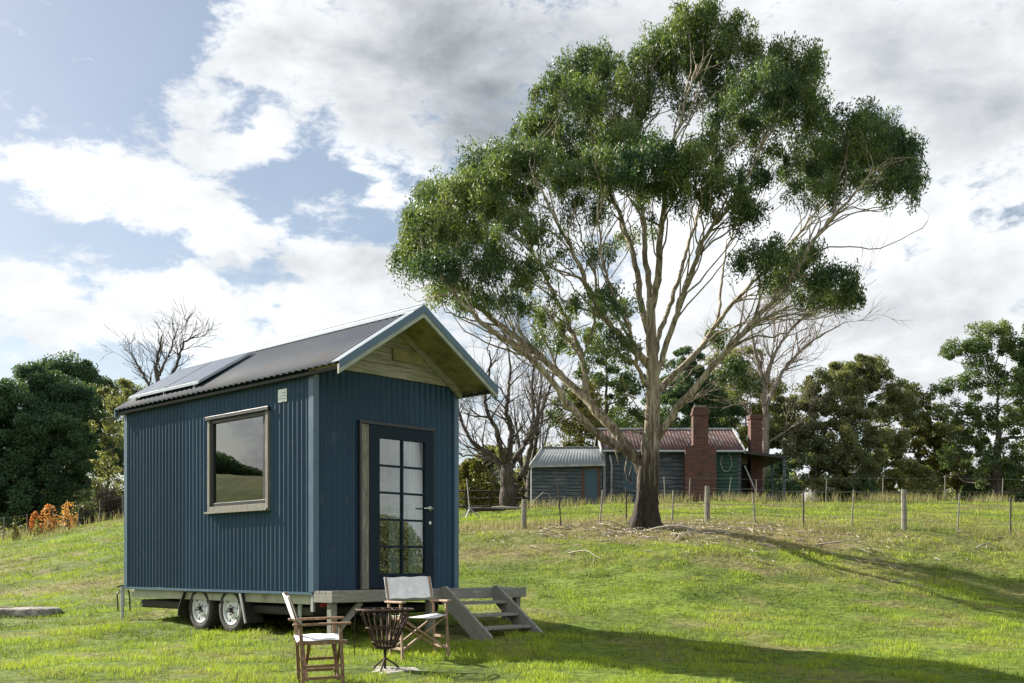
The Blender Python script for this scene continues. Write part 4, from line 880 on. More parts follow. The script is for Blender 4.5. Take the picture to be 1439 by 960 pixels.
# trailer
b = B(); b.box(.03, .09, .12, L_-.10, .455, ZB-.036); b.box(W_-.09, W_-.03, .12, L_-.10, .455, ZB-.036); b.box(.09, W_-.09, .12, .18, .46, ZB-.036); b.box(.09, W_-.09, L_-.16, L_-.10, .46, ZB-.036)
for k in range(7): b.box(.09, W_-.09, .6+k*.6, .65+k*.6, .50, ZB-.036)
ch = b.build('chassis', M['rail'], cab, .004)
b = B(); b.beam((mid-.5, L_-.1, .50), (mid, L_+1.1, .50), .06, .1); b.beam((mid+.5, L_-.1, .50), (mid, L_+1.1, .50), .06, .1); b.box(mid-.04, mid+.04, L_+1.05, L_+1.3, .48, .56); b.build('drawbar', M['galv'], cab)
b = B(); b.box(.12, W_-.12, .2, L_-.2, .30, .42); b.build('water_tank', M['dark'], cab, .03)
def wheel(yc, side):
    xo = .0 if side < 0 else W_
    sg = -1 if side < 0 else 1
    e = B(); R = .31; c = (xo+(.125 if side < 0 else -.125), yc, .335)
    w = .095
    e.lathe([(-sg*w, R-.09), (-sg*w, R-.02), (-sg*w*.8, R), (sg*w*.8, R), (sg*w, R-.025), (sg*w*1.02, R-.08), (sg*w*.8, R-.115)], 40, 'x', c)
    wo = empty('wheel', (0, 0, 0)); wo.parent = cab
    e.build('tyre', M['tyre'], wo, 0, True)
    tr = B()
    for k in range(36):
        a0 = 2*math.pi*k/36; p = Vector(c)+Vector((0, math.cos(a0)*R, math.sin(a0)*R)); t = Vector((0, -math.sin(a0), math.cos(a0)))
        tr.beam(p-Vector((w*.75, 0, 0))-t*.008, p+Vector((w*.75, 0, 0))+t*.008, .022, .012, (0, math.cos(a0), math.sin(a0)))
    tr.build('tread', M['tyre'], wo)
    r = B(); r.lathe([(sg*w*.75, .20), (sg*w*.95, .20), (sg*w*.9, .18), (sg*w*.45, .17), (sg*w*.45, .165)], 40, 'x', c)
    # dished disc with six oval holes: spokes between hub and barrel
    for k in range(6):
        a0 = 2*math.pi*k/6+.3; u_ = Vector((0, math.cos(a0), math.sin(a0))); cc = Vector(c)+Vector((sg*w*.62, 0, 0)); tt = Vector((0, -math.sin(a0), math.cos(a0)))
        r.prism([cc+u_*.085-tt*.052, cc+u_*.172-tt*.062, cc+u_*.172+tt*.062, cc+u_*.085+tt*.052], (sg*.012, 0, 0))
    r.prism([Vector(c)+Vector((sg*w*.62, .10*math.cos(2*math.pi*i/24), .10*math.sin(2*math.pi*i/24))) for i in range(24)], (sg*.02, 0, 0))
    r.build('rim', M['rim'], wo)
    h = B(); h.prism([Vector(c)+Vector((sg*w*.7, .035*math.cos(2*math.pi*i/16), .035*math.sin(2*math.pi*i/16))) for i in range(16)], (sg*.06, 0, 0))
    for k in range(5):
        a0 = 2*math.pi*k/5; h.prism([Vector(c)+Vector((sg*w*.8, .062*math.cos(a0)+.012*math.cos(2*math.pi*i/6), .062*math.sin(a0)+.012*math.sin(2*math.pi*i/6))) for i in range(6)], (sg*.02, 0, 0))
    h.build('hub', M['dark'], wo)
for yc in (1.93, 2.73): wheel(yc, -1); wheel(yc, 1)
for x0, x1 in ((-.02, .25), (W_-.25, W_+.02)):
    b = B(); pr_ = [(1.43, .18), (1.52, .56), (3.12, .56), (3.24, .34), (3.24, .28)]
    pr2 = [(1.36, .10), (1.48, .585), (3.16, .585), (3.28, .32), (3.28, .24)]
    pr_ = [(1.47, .18), (1.60, .565), (3.08, .565), (3.22, .34), (3.25, .22)]
    for (p, q) in zip(pr_[:-1], pr_[1:]): b.beam((( x0+x1)/2, p[0], p[1]), ((x0+x1)/2, q[0], q[1]), x1-x0, .012, (0, 0, 1) if abs(q[0]-p[0]) > .2 else (0, 1, 0))
    b.build('mudguard', M['dark'], cab)
b = B(); b.beam((-.025, 1.47, .18), (-.025, 1.60, .565), .02, .035); b.build('mudguard_edge', M['galv'], cab)
for x0 in (.02, W_-.24):
    b = B(); b.box(x0, x0+.24, -.02, .10, .40, .57); b.build('light_housing', M['dark'], cab)
    tl = B(); tl.box(x0+.05, x0+.20, -.028, -.02, .425, .505); tl.build('tail_light', M['red'], cab)
    tl = B(); tl.box(x0+.05, x0+.20, -.028, -.02, .51, .55); tl.build('tail_light', M['amber'], cab)
b = B(); b.beam((.0, .02, .37), (.0, .02, .60), .03, .05); b.build('corner_bracket', M['galv'], cab)
def jack(x, y, zg):
    b = B(); b.tube([(x, y, zg), (x, y, .57)], .022, 10); b.tube([(x, y, .30), (x, y, .62)], .032, 10); b.box(x-.06, x+.06, y-.06, y+.06, zg, zg+.012); b.build('jack_stand', M['galv'], cab)
jack(-.02, L_+.10, .06); jack(.12, .45, .0); jack(W_-.1, .3, .02)
b = B()
for (dx, dy) in ((-.06, .03), (.08, -.08)):
    x, y = -.02+dx, L_+.10+dy; b.tube([(x*.5, y, .56), (x-.01, y, .5), (x, y, .40), (x+.005, y, .24)], .011, 6)
b.tube([(-.10, L_+.1, .60), (-.02, L_+.1, .63), (.06, L_+.08, .58)], .012, 6)
b.build('safety_chain', M['dark'], cab)
b = B(); b.beam((-.005, L_+.08, .60), (-.005, L_-.6, .60), .02, .02); b.build('edge_strip', M['fascia'], cab)

# ------------------------------------------------------------ deck with steps
deck = empty('timber_deck', (-2.404, 13.0, ZG), math.radians(46.08), 'weathered timber landing with open steps below the cabin door', 'deck')
DT = .625; DD = -.42; dx0, dx1 = -.045, 3.29
for k in range(3):
    y0 = DD+.03+k*.124
    b = B(); b.box(dx0+.02, dx1, y0, y0+.116, DT-.03, DT+rng.uniform(-.001, .001)); b.build('deck_board', M['timber_x'], deck, .003)
b = B(); b.box(dx0-.01, dx1+.01, DD-.022, DD+.022, DT-.135, DT+.004); b.build('fascia_board', M['timber_x'], deck, .004)
b = B(); b.box(dx0, dx0+.04, DD+.03, -.06, DT-.135, DT-.032); b.build('joist', M['timber_x'], deck)
b = B(); b.box(dx1-.04, dx1, DD+.03, -.06, DT-.135, DT-.032); b.build('joist', M['timber_x'], deck)
for xx in (.8, 1.6, 2.45):
    b = B(); b.box(xx, xx+.04, DD+.03, -.06, DT-.135, DT-.032); b.build('joist', M['timber_x'], deck)
for (xx, yy) in ((dx0+.03, DD+.05), (1.55, DD+.06), (dx1-.12, DD+.05), (dx1-.12, -.16)):
    b = B(); b.box(xx, xx+.085, yy, yy+.085, -.12, DT-.136); b.build('leg', M['timber_x'], deck, .004)
b = B(); b.beam((dx0+.12, DD+.09, .12), (dx0+.50, DD+.09, DT-.14), .04, .07); b.build('brace', M['timber_x'], deck)
b = B(); b.beam((dx1-.14, DD+.09, .22), (dx1-.45, DD+.09, DT-.14), .04, .07); b.build('brace', M['timber_x'], deck)
yb = -1.30
for xs_t in (1.70, 2.645):
    b = B(); x0 = xs_t-.022
    b.prism([(x0, DD-.024, DT+.035), (x0, DD-.10, DT+.04), (x0, yb-.06, .05), (x0, yb-.05, -.06), (x0, yb+.20, -.06), (x0, DD-.024, DT-.17)], (.045, 0, 0))
    b.build('stringer', M['timber_x'], deck, .005)
for k in range(3):
    z = DT-.155*(k+1)-.01; y = DD-.17-.225*k
    b = B(); b.box(1.70+.025, 2.645-.025, y-.13, y+.12, z-.035, z); b.build('tread', M['timber_x'], deck, .004)

# ------------------------------------------------------------ director chairs and fire basket
def director_chair(loc, rot, label, wood):
    root = empty('director_chair', loc, 0, label, 'folding chair', 'canvas director chairs round the fire basket', rot)
    hw = .265
    for s in (-1, 1):
        y = s*hw
        b = B(); b.beam((.19, y, .0), (.17, y, .62), .032, .024, (0, 1, 0)); b.build('leg', wood, root, .003)
        b = B(); b.beam((-.17, y, .0), (-.19, y, .62), .032, .024, (0, 1, 0)); b.build('leg', wood, root, .003)
        b = B(); b.beam((-.26, y, .632), (.27, y, .632), .055, .022); b.build('armrest', wood, root, .006)
        b = B(); b.beam((-.20, y*.98, .60), (-.285, y*.98, .90), .028, .022, (0, 1, 0)); b.build('back_post', wood, root, .003)
        for z in (.13, .24):
            b = B(); b.beam((-.17, y, z), (.18, y, z), .02, .028); b.build('rung', wood, root, .002)
        b = B(); b.beam((-.22, s*.235, .455), (.24, s*.235, .455), .026, .034); b.build('seat_rail', wood, root, .003)
    for x in (-.14, .15):
        b = B(); b.beam((x, -hw+.01, .11), (x, hw-.03, .44), .022, .03, (1, 0, 0)); b.build('cross_brace', wood, root, .002)
        b = B(); b.beam((x+.026, hw-.01, .11), (x+.026, -hw+.03, .44), .022, .03, (1, 0, 0)); b.build('cross_brace', wood, root, .002)
    def cloth(name, f, nu=12, nv=14):
        V = []; Fq = []
        for i in range(nu+1):
            for j in range(nv+1): V.append(f(i/nu, j/nv*2-1))
        for i in range(nu):
            for j in range(nv): a = i*(nv+1)+j; Fq.append((a, a+1, a+nv+2, a+nv+1))
        o = np_obj(name, V, Fq, 4, M['canvas'], root, None, True); m = o.modifiers.new('t', 'SOLIDIFY'); m.thickness = .006; return o
    cloth('canvas_seat', lambda i, j: (-.21+.43*i, j*.25, .478-.030*(1-j*j)+.004*math.sin(i*9+j*4)))
    cloth('canvas_back', lambda i, j: (-.215-.075*i-.035*(1-j*j)+.006, j*.278, .665+.235*i+.004*math.sin(j*8+i*3)))
    return root
def slope_rot(x, y, rz):
    zx = (G(x+.3, y)-G(x-.3, y))/.6; zy = (G(x, y+.3)-G(x, y-.3))/.6
    n = Vector((-zx, -zy, 1)).normalized(); q = Vector((0, 0, 1)).rotation_difference(n)
    return (q.to_matrix() @ Matrix.Rotation(rz, 3, 'Z')).to_euler()
x1, y1 = -1.74, 9.7
c1 = director_chair((x1, y1, G(x1, y1)-.01), slope_rot(x1, y1, math.radians(16)), 'nearest brown wooden director chair, seen side-on left of the fire basket', M['chairwood']); c1.scale = (.96, .96, .95)
x2, y2 = -1.02, 11.75
director_chair((x2, y2, G(x2, y2)-.01), slope_rot(x2, y2, math.radians(-63)), 'director chair with pale canvas back standing behind the fire basket, in front of the deck', M['chairgrey'])
fx, fy = -1.28, 10.8; fz = G(fx, fy)
fb = empty('fire_basket', (fx, fy, fz), 0, 'rusty iron fire basket with wide ring rim on a central foot between the two chairs', 'fire basket')
b = B(); b.ring((0, 0, .64), .285, .011); b.ring((0, 0, .625), .215, .009)
for k in range(16):
    a0 = 2*math.pi*k/16; b.tube([(math.cos(a0)*.215, math.sin(a0)*.215, .625), (math.cos(a0+.25)*.25, math.sin(a0+.25)*.25, .645), (math.cos(a0+.12)*.285, math.sin(a0+.12)*.285, .64)], .006, 5)
b.build('rim', M['rust'], fb, 0, True)
for k in range(20):
    a0 = 2*math.pi*k/20; b = B(); pts = []
    for (r, z) in [(.215, .62), (.238, .585), (.225, .54), (.19, .46), (.155, .38), (.125, .30), (.10, .245), (.03, .225)]: pts.append((math.cos(a0)*r, math.sin(a0)*r, z))
    b.tube(pts, .0085, 5); b.build('strap', M['rust'], fb, 0, True)
b = B(); b.ring((0, 0, .45), .19, .009); b.ring((0, 0, .30), .128, .009); b.ring((0, 0, .24), .098, .012); b.build('hoop', M['rust'], fb, 0, True)
b = B(); b.lathe([(.24, .0), (.24, .098), (.255, .12), (.26, 0)], 24, 'z'); b.build('ash_pan', M['rust'], fb)
b = B(); b.tube([(0, 0, .24), (0, 0, .02)], [.017, .014], 8)
for k in range(3):
    a0 = 2*math.pi*k/3+.4; b.tube([(0, 0, .13), (math.cos(a0)*.10, math.sin(a0)*.10, .06), (math.cos(a0)*.17, math.sin(a0)*.17, .0)], .010, 6)
b.build('stand', M['rust'], fb, 0, True)
b = B(); b.tube([(-.30, .02, .64), (-.31, .0, .40), (-.305, .0, .16)], .006, 5); b.tube([(-.285, .02, .64), (-.30, .02, .64)], .006, 5); b.build('poker', M['rust'], fb)
fb.scale = (1, 1, .95)
def lump(name, c, r, hgt, m, label, cat, n=26, seed=1, group=None, rz=0):
    root_z = G(c[0], c[1]); V = []; Fq = []
    for i in range(n):
        for j in range(9):
            a0 = 2*math.pi*i/n; t = j/8; rr = (1-t**1.6) if j < 8 else 0
            k = 1+.25*math.sin(a0*3+seed)+.12*math.sin(a0*7+seed*2)
            x = math.cos(a0)*rr*r[0]*k; y = math.sin(a0)*rr*r[1]*k
            xx = x*math.cos(rz)-y*math.sin(rz); yy = x*math.sin(rz)+y*math.cos(rz)
            V.append((xx, yy, G(c[0]+xx, c[1]+yy)-root_z-.02+hgt*(t**.5)*(1+.3*math.sin(a0*5+t*7+seed))))
    for i in range(n):
        for j in range(8): Fq.append((i*9+j, ((i+1) % n)*9+j, ((i+1) % n)*9+j+1, i*9+j+1))
    o = np_obj(name, V, Fq, 4, m, None, None, True); o.location = (c[0], c[1], root_z); return tag(o, label, cat, group)
lump('hearth_stone', (fx+.10, fy-.02), (.30, .24), .035, M['ash'], 'flat pale ash covered stone under the fire basket', 'stone')
# concrete slab on the left
gx, gy = -7.95, 17.1
sl = empty('concrete_slab', (gx, gy, G(gx, gy)), math.radians(8), 'flat weathered concrete slab with dark edge lying in the grass at the left', 'slab')
def slabmesh():
    V = []; n = 40; 
    for lev, (k, z) in enumerate([(1.0, -.05), (1.02, .07), (.97, .105), (.6, .112), (0.01, .115)]):
        for i in range(n):
            a0 = 2*math.pi*i/n; c_, s_ = math.cos(a0), math.sin(a0); q = .5
            x = math.copysign(abs(c_)**q, c_)*.66; y = math.copysign(abs(s_)**q, s_)*.5
            V.append((x*k*(1+.03*math.sin(i*1.7)), y*k*(1+.03*math.cos(i*2.3)), z+.008*math.sin(i*2.1+lev)))
    Fq = [(l*n+i, l*n+(i+1) % n, (l+1)*n+(i+1) % n, (l+1)*n+i) for l in range(4) for i in range(n)]
    return V, Fq
V, Fq = slabmesh(); np_obj('slab_top', V, Fq, 4, M['concrete'], sl, None, False)

# ------------------------------------------------------------ cottage and shed
def lapwall(bb, p, q, z0, z1, pitch=.19, lap=.045, n=None):
    p = Vector(p); q = Vector(q); d = (q-p).normalized(); nr = Vector((d.y, -d.x, 0))
    z = z0
    while z < z1-.01:
        zz = min(z+pitch, z1)
        a, c = Vector((p.x, p.y, z)), Vector((q.x, q.y, z)); a2, c2 = Vector((p.x, p.y, zz)), Vector((q.x, q.y, zz))
        bb.add([a+nr*lap, c+nr*lap, c2+nr*.004, a2+nr*.004, a, c], [(0, 1, 2, 3), (4, 5, 1, 0)]); z = zz
YC = 48.0
cz = G(3.2, YC)-.25
cot = empty('cottage', (P(945, 700, YC).x, YC, cz), 0, 'old weatherboard cottage with rusted red iron roof and brick chimneys behind the big tree', 'cottage')
off = Vector(cot.location)
def CB_(): return B(off)
def xz(u, v, Y=YC): p = P(u, v, Y); return p.x, p.z
xL, zE_ = xz(848, 634); xR, _ = xz(1040, 631)
b = CB_(); lapwall(b, (xL, YC, 0), (xR, YC, 0), cz, zE_); b.build('wall', M['wboard'], cot)
xg0, _ = xz(1003, 600); b = CB_(); lapwall(b, (xg0, YC-.04, 0), (xR-.12, YC-.04, 0), cz+.3, zE_-.05, .17); gw = b.build('wall', M['wgreen'], cot); gw['label'] = 'green painted boards right of the brick chimney'
b = CB_(); b.tube([(xz(1020, 645)[0]+.35*math.sin(t)*.7, YC-.09, xz(1020, 650)[1]+.42*math.cos(t)) for t in np.linspace(.3, 5.6, 20)], .016, 5); b.build('hose', M['wtrim'], gw)
b = CB_(); b.box(xR, xR+.05, YC, YC+4.6, cz, zE_); b.box(xL-.05, xL, YC, YC+4.6, cz, zE_); b.box(xL, xR, YC+4.55, YC+4.6, cz, zE_); b.build('wall', M['wboard'], cot)
# roof: front slope up to ridge at 2.3 m back
YRg = YC+2.3; zRg = xz(960, 604, YRg)[1]
def ironroof(name, root, offv, A, Bp, C, D, m, th=.02, pit=.15, amp=.014):
    """corrugated sheet A-B lower edge, D-C upper edge"""
    A, Bp, C, D = map(Vector, (A, Bp, C, D)); n = int((Bp-A).length/pit*6); nr = (Bp-A).cross(D-A).normalized()
    if nr.z < 0: nr = -nr
    V = []; 
    for i in range(n+1):
        t = i/n; o_ = amp*math.sin(2*math.pi*t*n/6); V.append(A.lerp(Bp, t)+nr*o_-offv); V.append(D.lerp(C, t)+nr*o_-offv)
    Fq = [(2*i, 2*i+2, 2*i+3, 2*i+1) for i in range(n)]
    o = np_obj(name, [tuple(v) for v in V], Fq, 4, m, root, None, True); mm = o.modifiers.new('t', 'SOLIDIFY'); mm.thickness = .004; return o
e0 = xL-.1; e1 = xR+.12
rf = ironroof('roof', cot, off, (e0, YC-.32, zE_-.02), (e1, YC-.32, zE_-.02), (e1, YRg, zRg), (e0, YRg, zRg), M['rustroof'])
ironroof('roof', cot, off, (e0, YC+4.9, zE_-.02), (e1, YC+4.9, zE_-.02), (e1, YRg, zRg), (e0, YRg, zRg), M['rustroof'])
b = CB_(); b.tube([(e0, YRg, zRg+.03), (e1, YRg, zRg+.03)], .055, 8); b.build('ridge_cap', M['wtrim'], rf)
for xx in (e0-.02, e1+.02):
    b = CB_(); b.beam((xx, YC-.36, zE_-.06), (xx, YRg, zRg-.02), .04, .22); b.beam((xx, YRg, zRg-.02), (xx, YC+4.9, zE_-.06), .04, .22); b.build('bargeboard', M['wtrim'], rf)
b = CB_(); b.add([(xR+.02, YC, zE_), (xR+.02, YC+4.6, zE_), (xR+.02, YRg, zRg-.05)], [(0, 1, 2)]); b.add([(xL-.02, YC, zE_), (xL-.02, YC+4.6, zE_), (xL-.02, YRg, zRg-.05)], [(0, 1, 2)]); b.build('gable_wall', M['wboard'], cot)
b = CB_(); b.tube([(e0, YC-.36, zE_-.04), (e1, YC-.36, zE_-.05)], .05, 8); b.build('gutter', M['flash'], cot)
# small boxed corner porch at the left with white barge and drain pipe
b = CB_(); b.tube([xz(857, 640)[:1]+(YC-.12, xz(857, 640)[1]), (xz(859, 660)[0], YC-.14, xz(859, 655)[1]), (xz(858, 700)[0], YC-.12, cz+.2)], .05, 8); b.build('drain_pipe', M['wtrim'], cot)
b = CB_(); x0 = xz(848, 0)[0]; b.box(x0-.02, x0+.09, YC-.06, YC-.035, cz, zE_-.05); b.build('corner_board', M['wtrim'], cot)
b = CB_(); x0, z0 = xz(876, 690); x1, z1 = xz(892, 648); b.box(x0, x1, YC-.05, YC-.03, z0, z1); wn = b.build('window', M['wblue'], cot)
b = CB_(); 
for (p0, p1, q0, q1) in ((x0-.06, x0, z0-.06, z1+.06), (x1, x1+.06, z0-.06, z1+.06), (x0, x1, z1, z1+.06), (x0, x1, z0-.06, z0)): b.box(p0, p1, YC-.075, YC-.03, q0, q1)
b.build('frame', M['wboard'], wn)
# chimneys
b = CB_(); x0 = xz(960, 0)[0]; x1 = xz(1003, 0)[0]; s0 = xz(971, 0)[0]; s1 = xz(992, 0)[0]; zsh = xz(0, 634)[1]; zt = xz(0, 577)[1]
b.box(x0, x1, YC-.62, YC-.045, cz, zsh); b.prism([(x0, YC-.62, zsh), (x1, YC-.62, zsh), (s1, YC-.62, zsh+.22), (s0, YC-.62, zsh+.22)], (0, .55, 0)); b.box(s0, s1, YC-.6, YC-.10, zsh+.22, zt); b.box(s0-.04, s1+.04, YC-.64, YC-.06, zt-.28, zt-.12); b.box(s0+.02, s1-.02, YC-.56, YC-.14, zt, zt+.08)
chn = b.build('chimney', M['brick'], cot); chn['label'] = 'broad shouldered brick chimney on the front wall'
b = CB_(); b.box(s0+.08, s1-.08, YC-.5, YC-.2, zt+.08, zt+.16); b.build('chimney_pot', M['concrete'], chn)
Y2 = YC+1.6; x0 = xz(1053, 0, Y2)[0]; x1 = xz(1069, 0, Y2)[0]; zt = xz(0, 583, Y2)[1]
b = CB_(); b.box(x0, x1, Y2-.3, Y2+.3, cz, zt); b.box(x0-.05, x1+.05, Y2-.35, Y2+.35, zt-.22, zt-.05); c2 = b.build('chimney', M['brick'], cot); c2['label'] = 'narrow brick chimney over the verandah'
# verandah lean-to at the right end
xv = xz(1104, 0)[0]; zv0 = xz(0, 636)[1]; zv1 = xz(0, 643)[1]
b = CB_(); b.prism([(xR+.06, YC-.25, zv0-.05), (xv, YC-.25, zv1-.08), (xv, YC-.25, zv1+.04), (xR+.06, YC-.25, zv0+.07)], (0, 4.6, 0)); b.build('verandah_roof', M['dark'], cot)
for (xx, yy) in ((xv-.12, YC-.2), (xv-.12, YC+2), (xv-.12, YC+4.2), (xR+1.3, YC+4.2)):
    b = CB_(); b.box(xx-.06, xx+.06, yy-.06, yy+.06, cz, zv1-.08); b.build('verandah_post', M['wboard'], cot)
b = CB_(); b.beam((xz(1046, 655)[0], YC-.1, xz(0, 655)[1]), (xz(1066, 705)[0], YC-.3, xz(0, 705)[1]), .06, .06); b.build('prop', M['wtrim'], cot)
b = CB_(); b.box(xR+.1, xv-.9, YC+2.2, YC+2.26, cz, zv1-.1); b.build('back_partition', M['dark'], cot); b = CB_(); b.box(xR+.1, xv-.1, YC+4.3, YC+4.36, cz, cz+1.5); b.build('back_partition', M['dark'], cot)
b = CB_(); b.box(xv-1.0, xv-.2, YC+.3, YC+1.0, cz+.2, cz+.9); b.build('bench', M['wboard'], cot)
# shed
sz = G(0.85, 47.6)-.2
shx0 = P(747, 0, 47.3).x; shx1 = P(846, 0, 47.3).x; YS = 47.3
shed = empty('garden_shed', ((shx0+shx1)/2, YS, sz), 0, 'low grey weatherboard shed with pale iron roof joined to the left of the cottage', 'shed'); offs = Vector(shed.location)
zs = P(0, 655, YS).z; zs2 = P(0, 651, YS).z
def SB(): return B(offs)
dxa = P(818, 0, YS).x; dxb = P(843, 0, YS).x
b = SB(); lapwall(b, (shx0, YS, 0), (dxa, YS, 0), sz, zs, .15); lapwall(b, (dxb, YS, 0), (shx1, YS, 0), sz, zs, .15); lapwall(b, (dxa, YS, 0), (dxb, YS, 0), sz+2.0, zs, .15); b.build('wall', M['wboard'], shed)
b = SB(); b.box(shx0, shx0+.05, YS+.02, YS+3, sz, zs); b.box(shx0, shx1, YS+2.95, YS+3, sz, zs); b.build('wall', M['wboard'], shed)
b = SB(); b.box(dxa+.10, dxb-.10, YS-.02, YS+.03, sz+.1, zs-.12); dr_ = b.build('door', M['wblue'], shed)
b = SB(); b.box(dxa, dxa+.10, YS-.05, YS+.03, sz, zs-.05); b.box(dxb-.10, dxb, YS-.05, YS+.03, sz, zs-.05); b.box(dxa, dxb, YS-.052, YS+.03, zs-.12, zs-.03); b.build('frame', M['wbrown'], dr_)
YR2 = YS+1.7; zr2 = P(0, 629, YR2).z
rxa = P(744, 0, YS-.2).x; rxb = P(850, 0, YS-.2).x; rxc = P(762, 0, YR2).x
sr = ironroof('roof', shed, offs, (rxa, YS-.22, zs-.03), (rxb, YS-.22, zs+.06), (rxb, YR2, zr2), (rxc, YR2, zr2), M['shedroof'], pit=.15, amp=.008)
ironroof('roof', shed, offs, (rxa, YS+3.4, zs-.03), (rxb, YS+3.4, zs-.03), (rxb, YR2, zr2-.005), (rxc, YR2, zr2-.005), M['shedroof'])
b = SB(); b.beam((rxc, YR2, zr2+.02), (rxb, YR2, zr2+.02), .14, .04); b.beam((rxa, YS-.24, zs-.02), (rxc, YR2, zr2), .05, .09); b.beam((rxa, YS-.25, zs-.05), (rxb, YS-.25, zs+.03), .04, .08); b.build('roof_trim', M['wtrim'], sr)
b = SB(); b.add([(rxa+.1, YS, zs), (rxa+.1, YS+3.3, zs), (rxc, YR2, zr2-.03)], [(0, 1, 2)]); b.build('gable_wall', M['wboard'], shed)
# pale tank beyond the verandah
tk = P(1152, 700, 66); b = B(Vector((tk.x, 66, G(tk.x, 66)))); b.lathe([(G(tk.x, 66)-.2, 1.1), (P(0, 680, 66).z, 1.1), (P(0, 676, 66).z, .9), (P(0, 675, 66).z, .0)], 30, 'z', (tk.x, 66, 0))
tko = b.build('water_tank', M['wtrim'], None, 0, False); tko.location = (tk.x, 66, G(tk.x, 66)); tag(tko, 'pale round water tank glimpsed under the rounded tree right of the verandah', 'water tank')

# ------------------------------------------------------------ fences
def fence(name, posts, label, wires, sag=.02, cat='fence', rails=None):
    """posts: (x, y, height, kind)"""
    x0, y0 = posts[0][0], posts[0][1]; o0 = Vector((x0, y0, G(x0, y0))); root = empty(name, o0, 0, label, cat)
    for (x, y, h, k, lean) in posts:
        z = G(x, y); b = B(o0); tp_ = (x+lean*h, y, z+h)
        if k == 'w': b.tube([(x, y, z-.2), (x+lean*h*.5, y, z+h*.5), tp_], [.072, .068, .062], 8); b.build('post', M['fpost'], root)
        elif k == 't': b.tube([(x, y, z-.2), tp_], [.024, .02], 6); b.build('post', M['fpost'], root)
        elif k == 'd': b.beam((x, y, z-.2), tp_, .10, .10); b.build('post', M['barkdark'], root)
        else: b.beam((x, y, z-.2), tp_, .035, .035); b.build('picket', M['picket'], root)
    for wf in wires:
        b = B(o0); pts = []
        for a, c in zip(posts[:-1], posts[1:]):
            for t in (0, .33, .66): 
                x = a[0]+(c[0]-a[0])*t; y = a[1]+(c[1]-a[1])*t
                pts.append((x+a[4]*wf, y-.05, (G(a[0], a[1])+wf)*(1-t)+(G(c[0], c[1])+wf)*t-sag*(1 if t else 0)))
        c = posts[-1]; pts.append((c[0], c[1]-.05, G(c[0], c[1])+wf))
        b.tube(pts, .0045 if not rails else .05, 4); b.build('wire' if not rails else 'rail', M['wire'] if not rails else M['barkdark'], root)
    return root
def fp(u, Y, h, k, lean=0): return ((u-CX)/F*Y, Y, h, k, lean)
fence('wire_fence', [fp(736, 26.3, .72, 'w', .02), fp(789, 26.4, 1.05, 's', -.08), fp(842, 26.7, .85, 't', .1), fp(880, 27.2, .9, 's')], 'short run of old wire fence left of the big eucalyptus with a squat timber post', (.3, .62))
fence('wire_fence', [fp(944, 27.4, .8, 't', .05), fp(994, 27.6, .95, 'w', 0), fp(1062, 27.4, .8, 't', -.1), fp(1129, 27.3, .92, 's', 0), fp(1196, 27.2, .95, 't', .07), fp(1271, 27.0, 1.02, 'w', -.02), fp(1345, 27, .98, 't', .06), fp(1420, 27, .95, 's', 0), fp(1500, 26.8, 1, 'w')], 'wire fence with stout timber posts and steel pickets right of the big eucalyptus', (.25, .5, .72, .9))
fence('wire_fence', [fp(905, 45.2, 1.1, 't', .1), fp(935, 45.3, 1.1, 't', -.05), fp(968, 45.2, 1.05, 't', .05), fp(1022, 45.3, 1.1, 't', .15), fp(1063, 45.2, 1.05, 't', 0), fp(1100, 45.3, 1.1, 's'), fp(1160, 45.4, 1.05, 't', .05), fp(1240, 45.5, 1.1, 't', .03), fp(1328, 45.5, 1.1, 't', 0), fp(1408, 45.3, 1.1, 't', .04), fp(1490, 45, 1.1, 't')], 'thin post and wire fence along the crest in front of the cottage', (.5, 1.05))
fence('wire_fence', [fp(-30, 43, 1.0, 't'), fp(5, 43, 1.0, 't', .02), fp(38, 43.2, 1.0, 't'), fp(75, 43.6, 1.0, 't', -.03), fp(110, 44.2, 1.0, 't'), fp(140, 45, 1.0, 't'), fp(172, 46, 1.0, 't')], 'thin wire fence along the left crest behind the orange shrubs', (.4, .95))
fence('rail_fence', [fp(630, 57, 1.5, 'd'), fp(655, 57, 1.5, 'd'), fp(690, 57.2, 1.5, 'd'), fp(735, 57.4, 1.5, 'd'), fp(770, 57.5, 1.5, 'd')], 'dark timber rail fence behind the thick bare tree', (.6, 1.0, 1.4), 0, rails=True)
fence('rail_fence', [fp(150, 49, 1.3, 'd'), fp(175, 49.2, 1.3, 'd'), fp(205, 49.5, 1.3, 'd')], 'dark rail fence just left of the blue cabin', (.5, .9, 1.25), 0, rails=True)

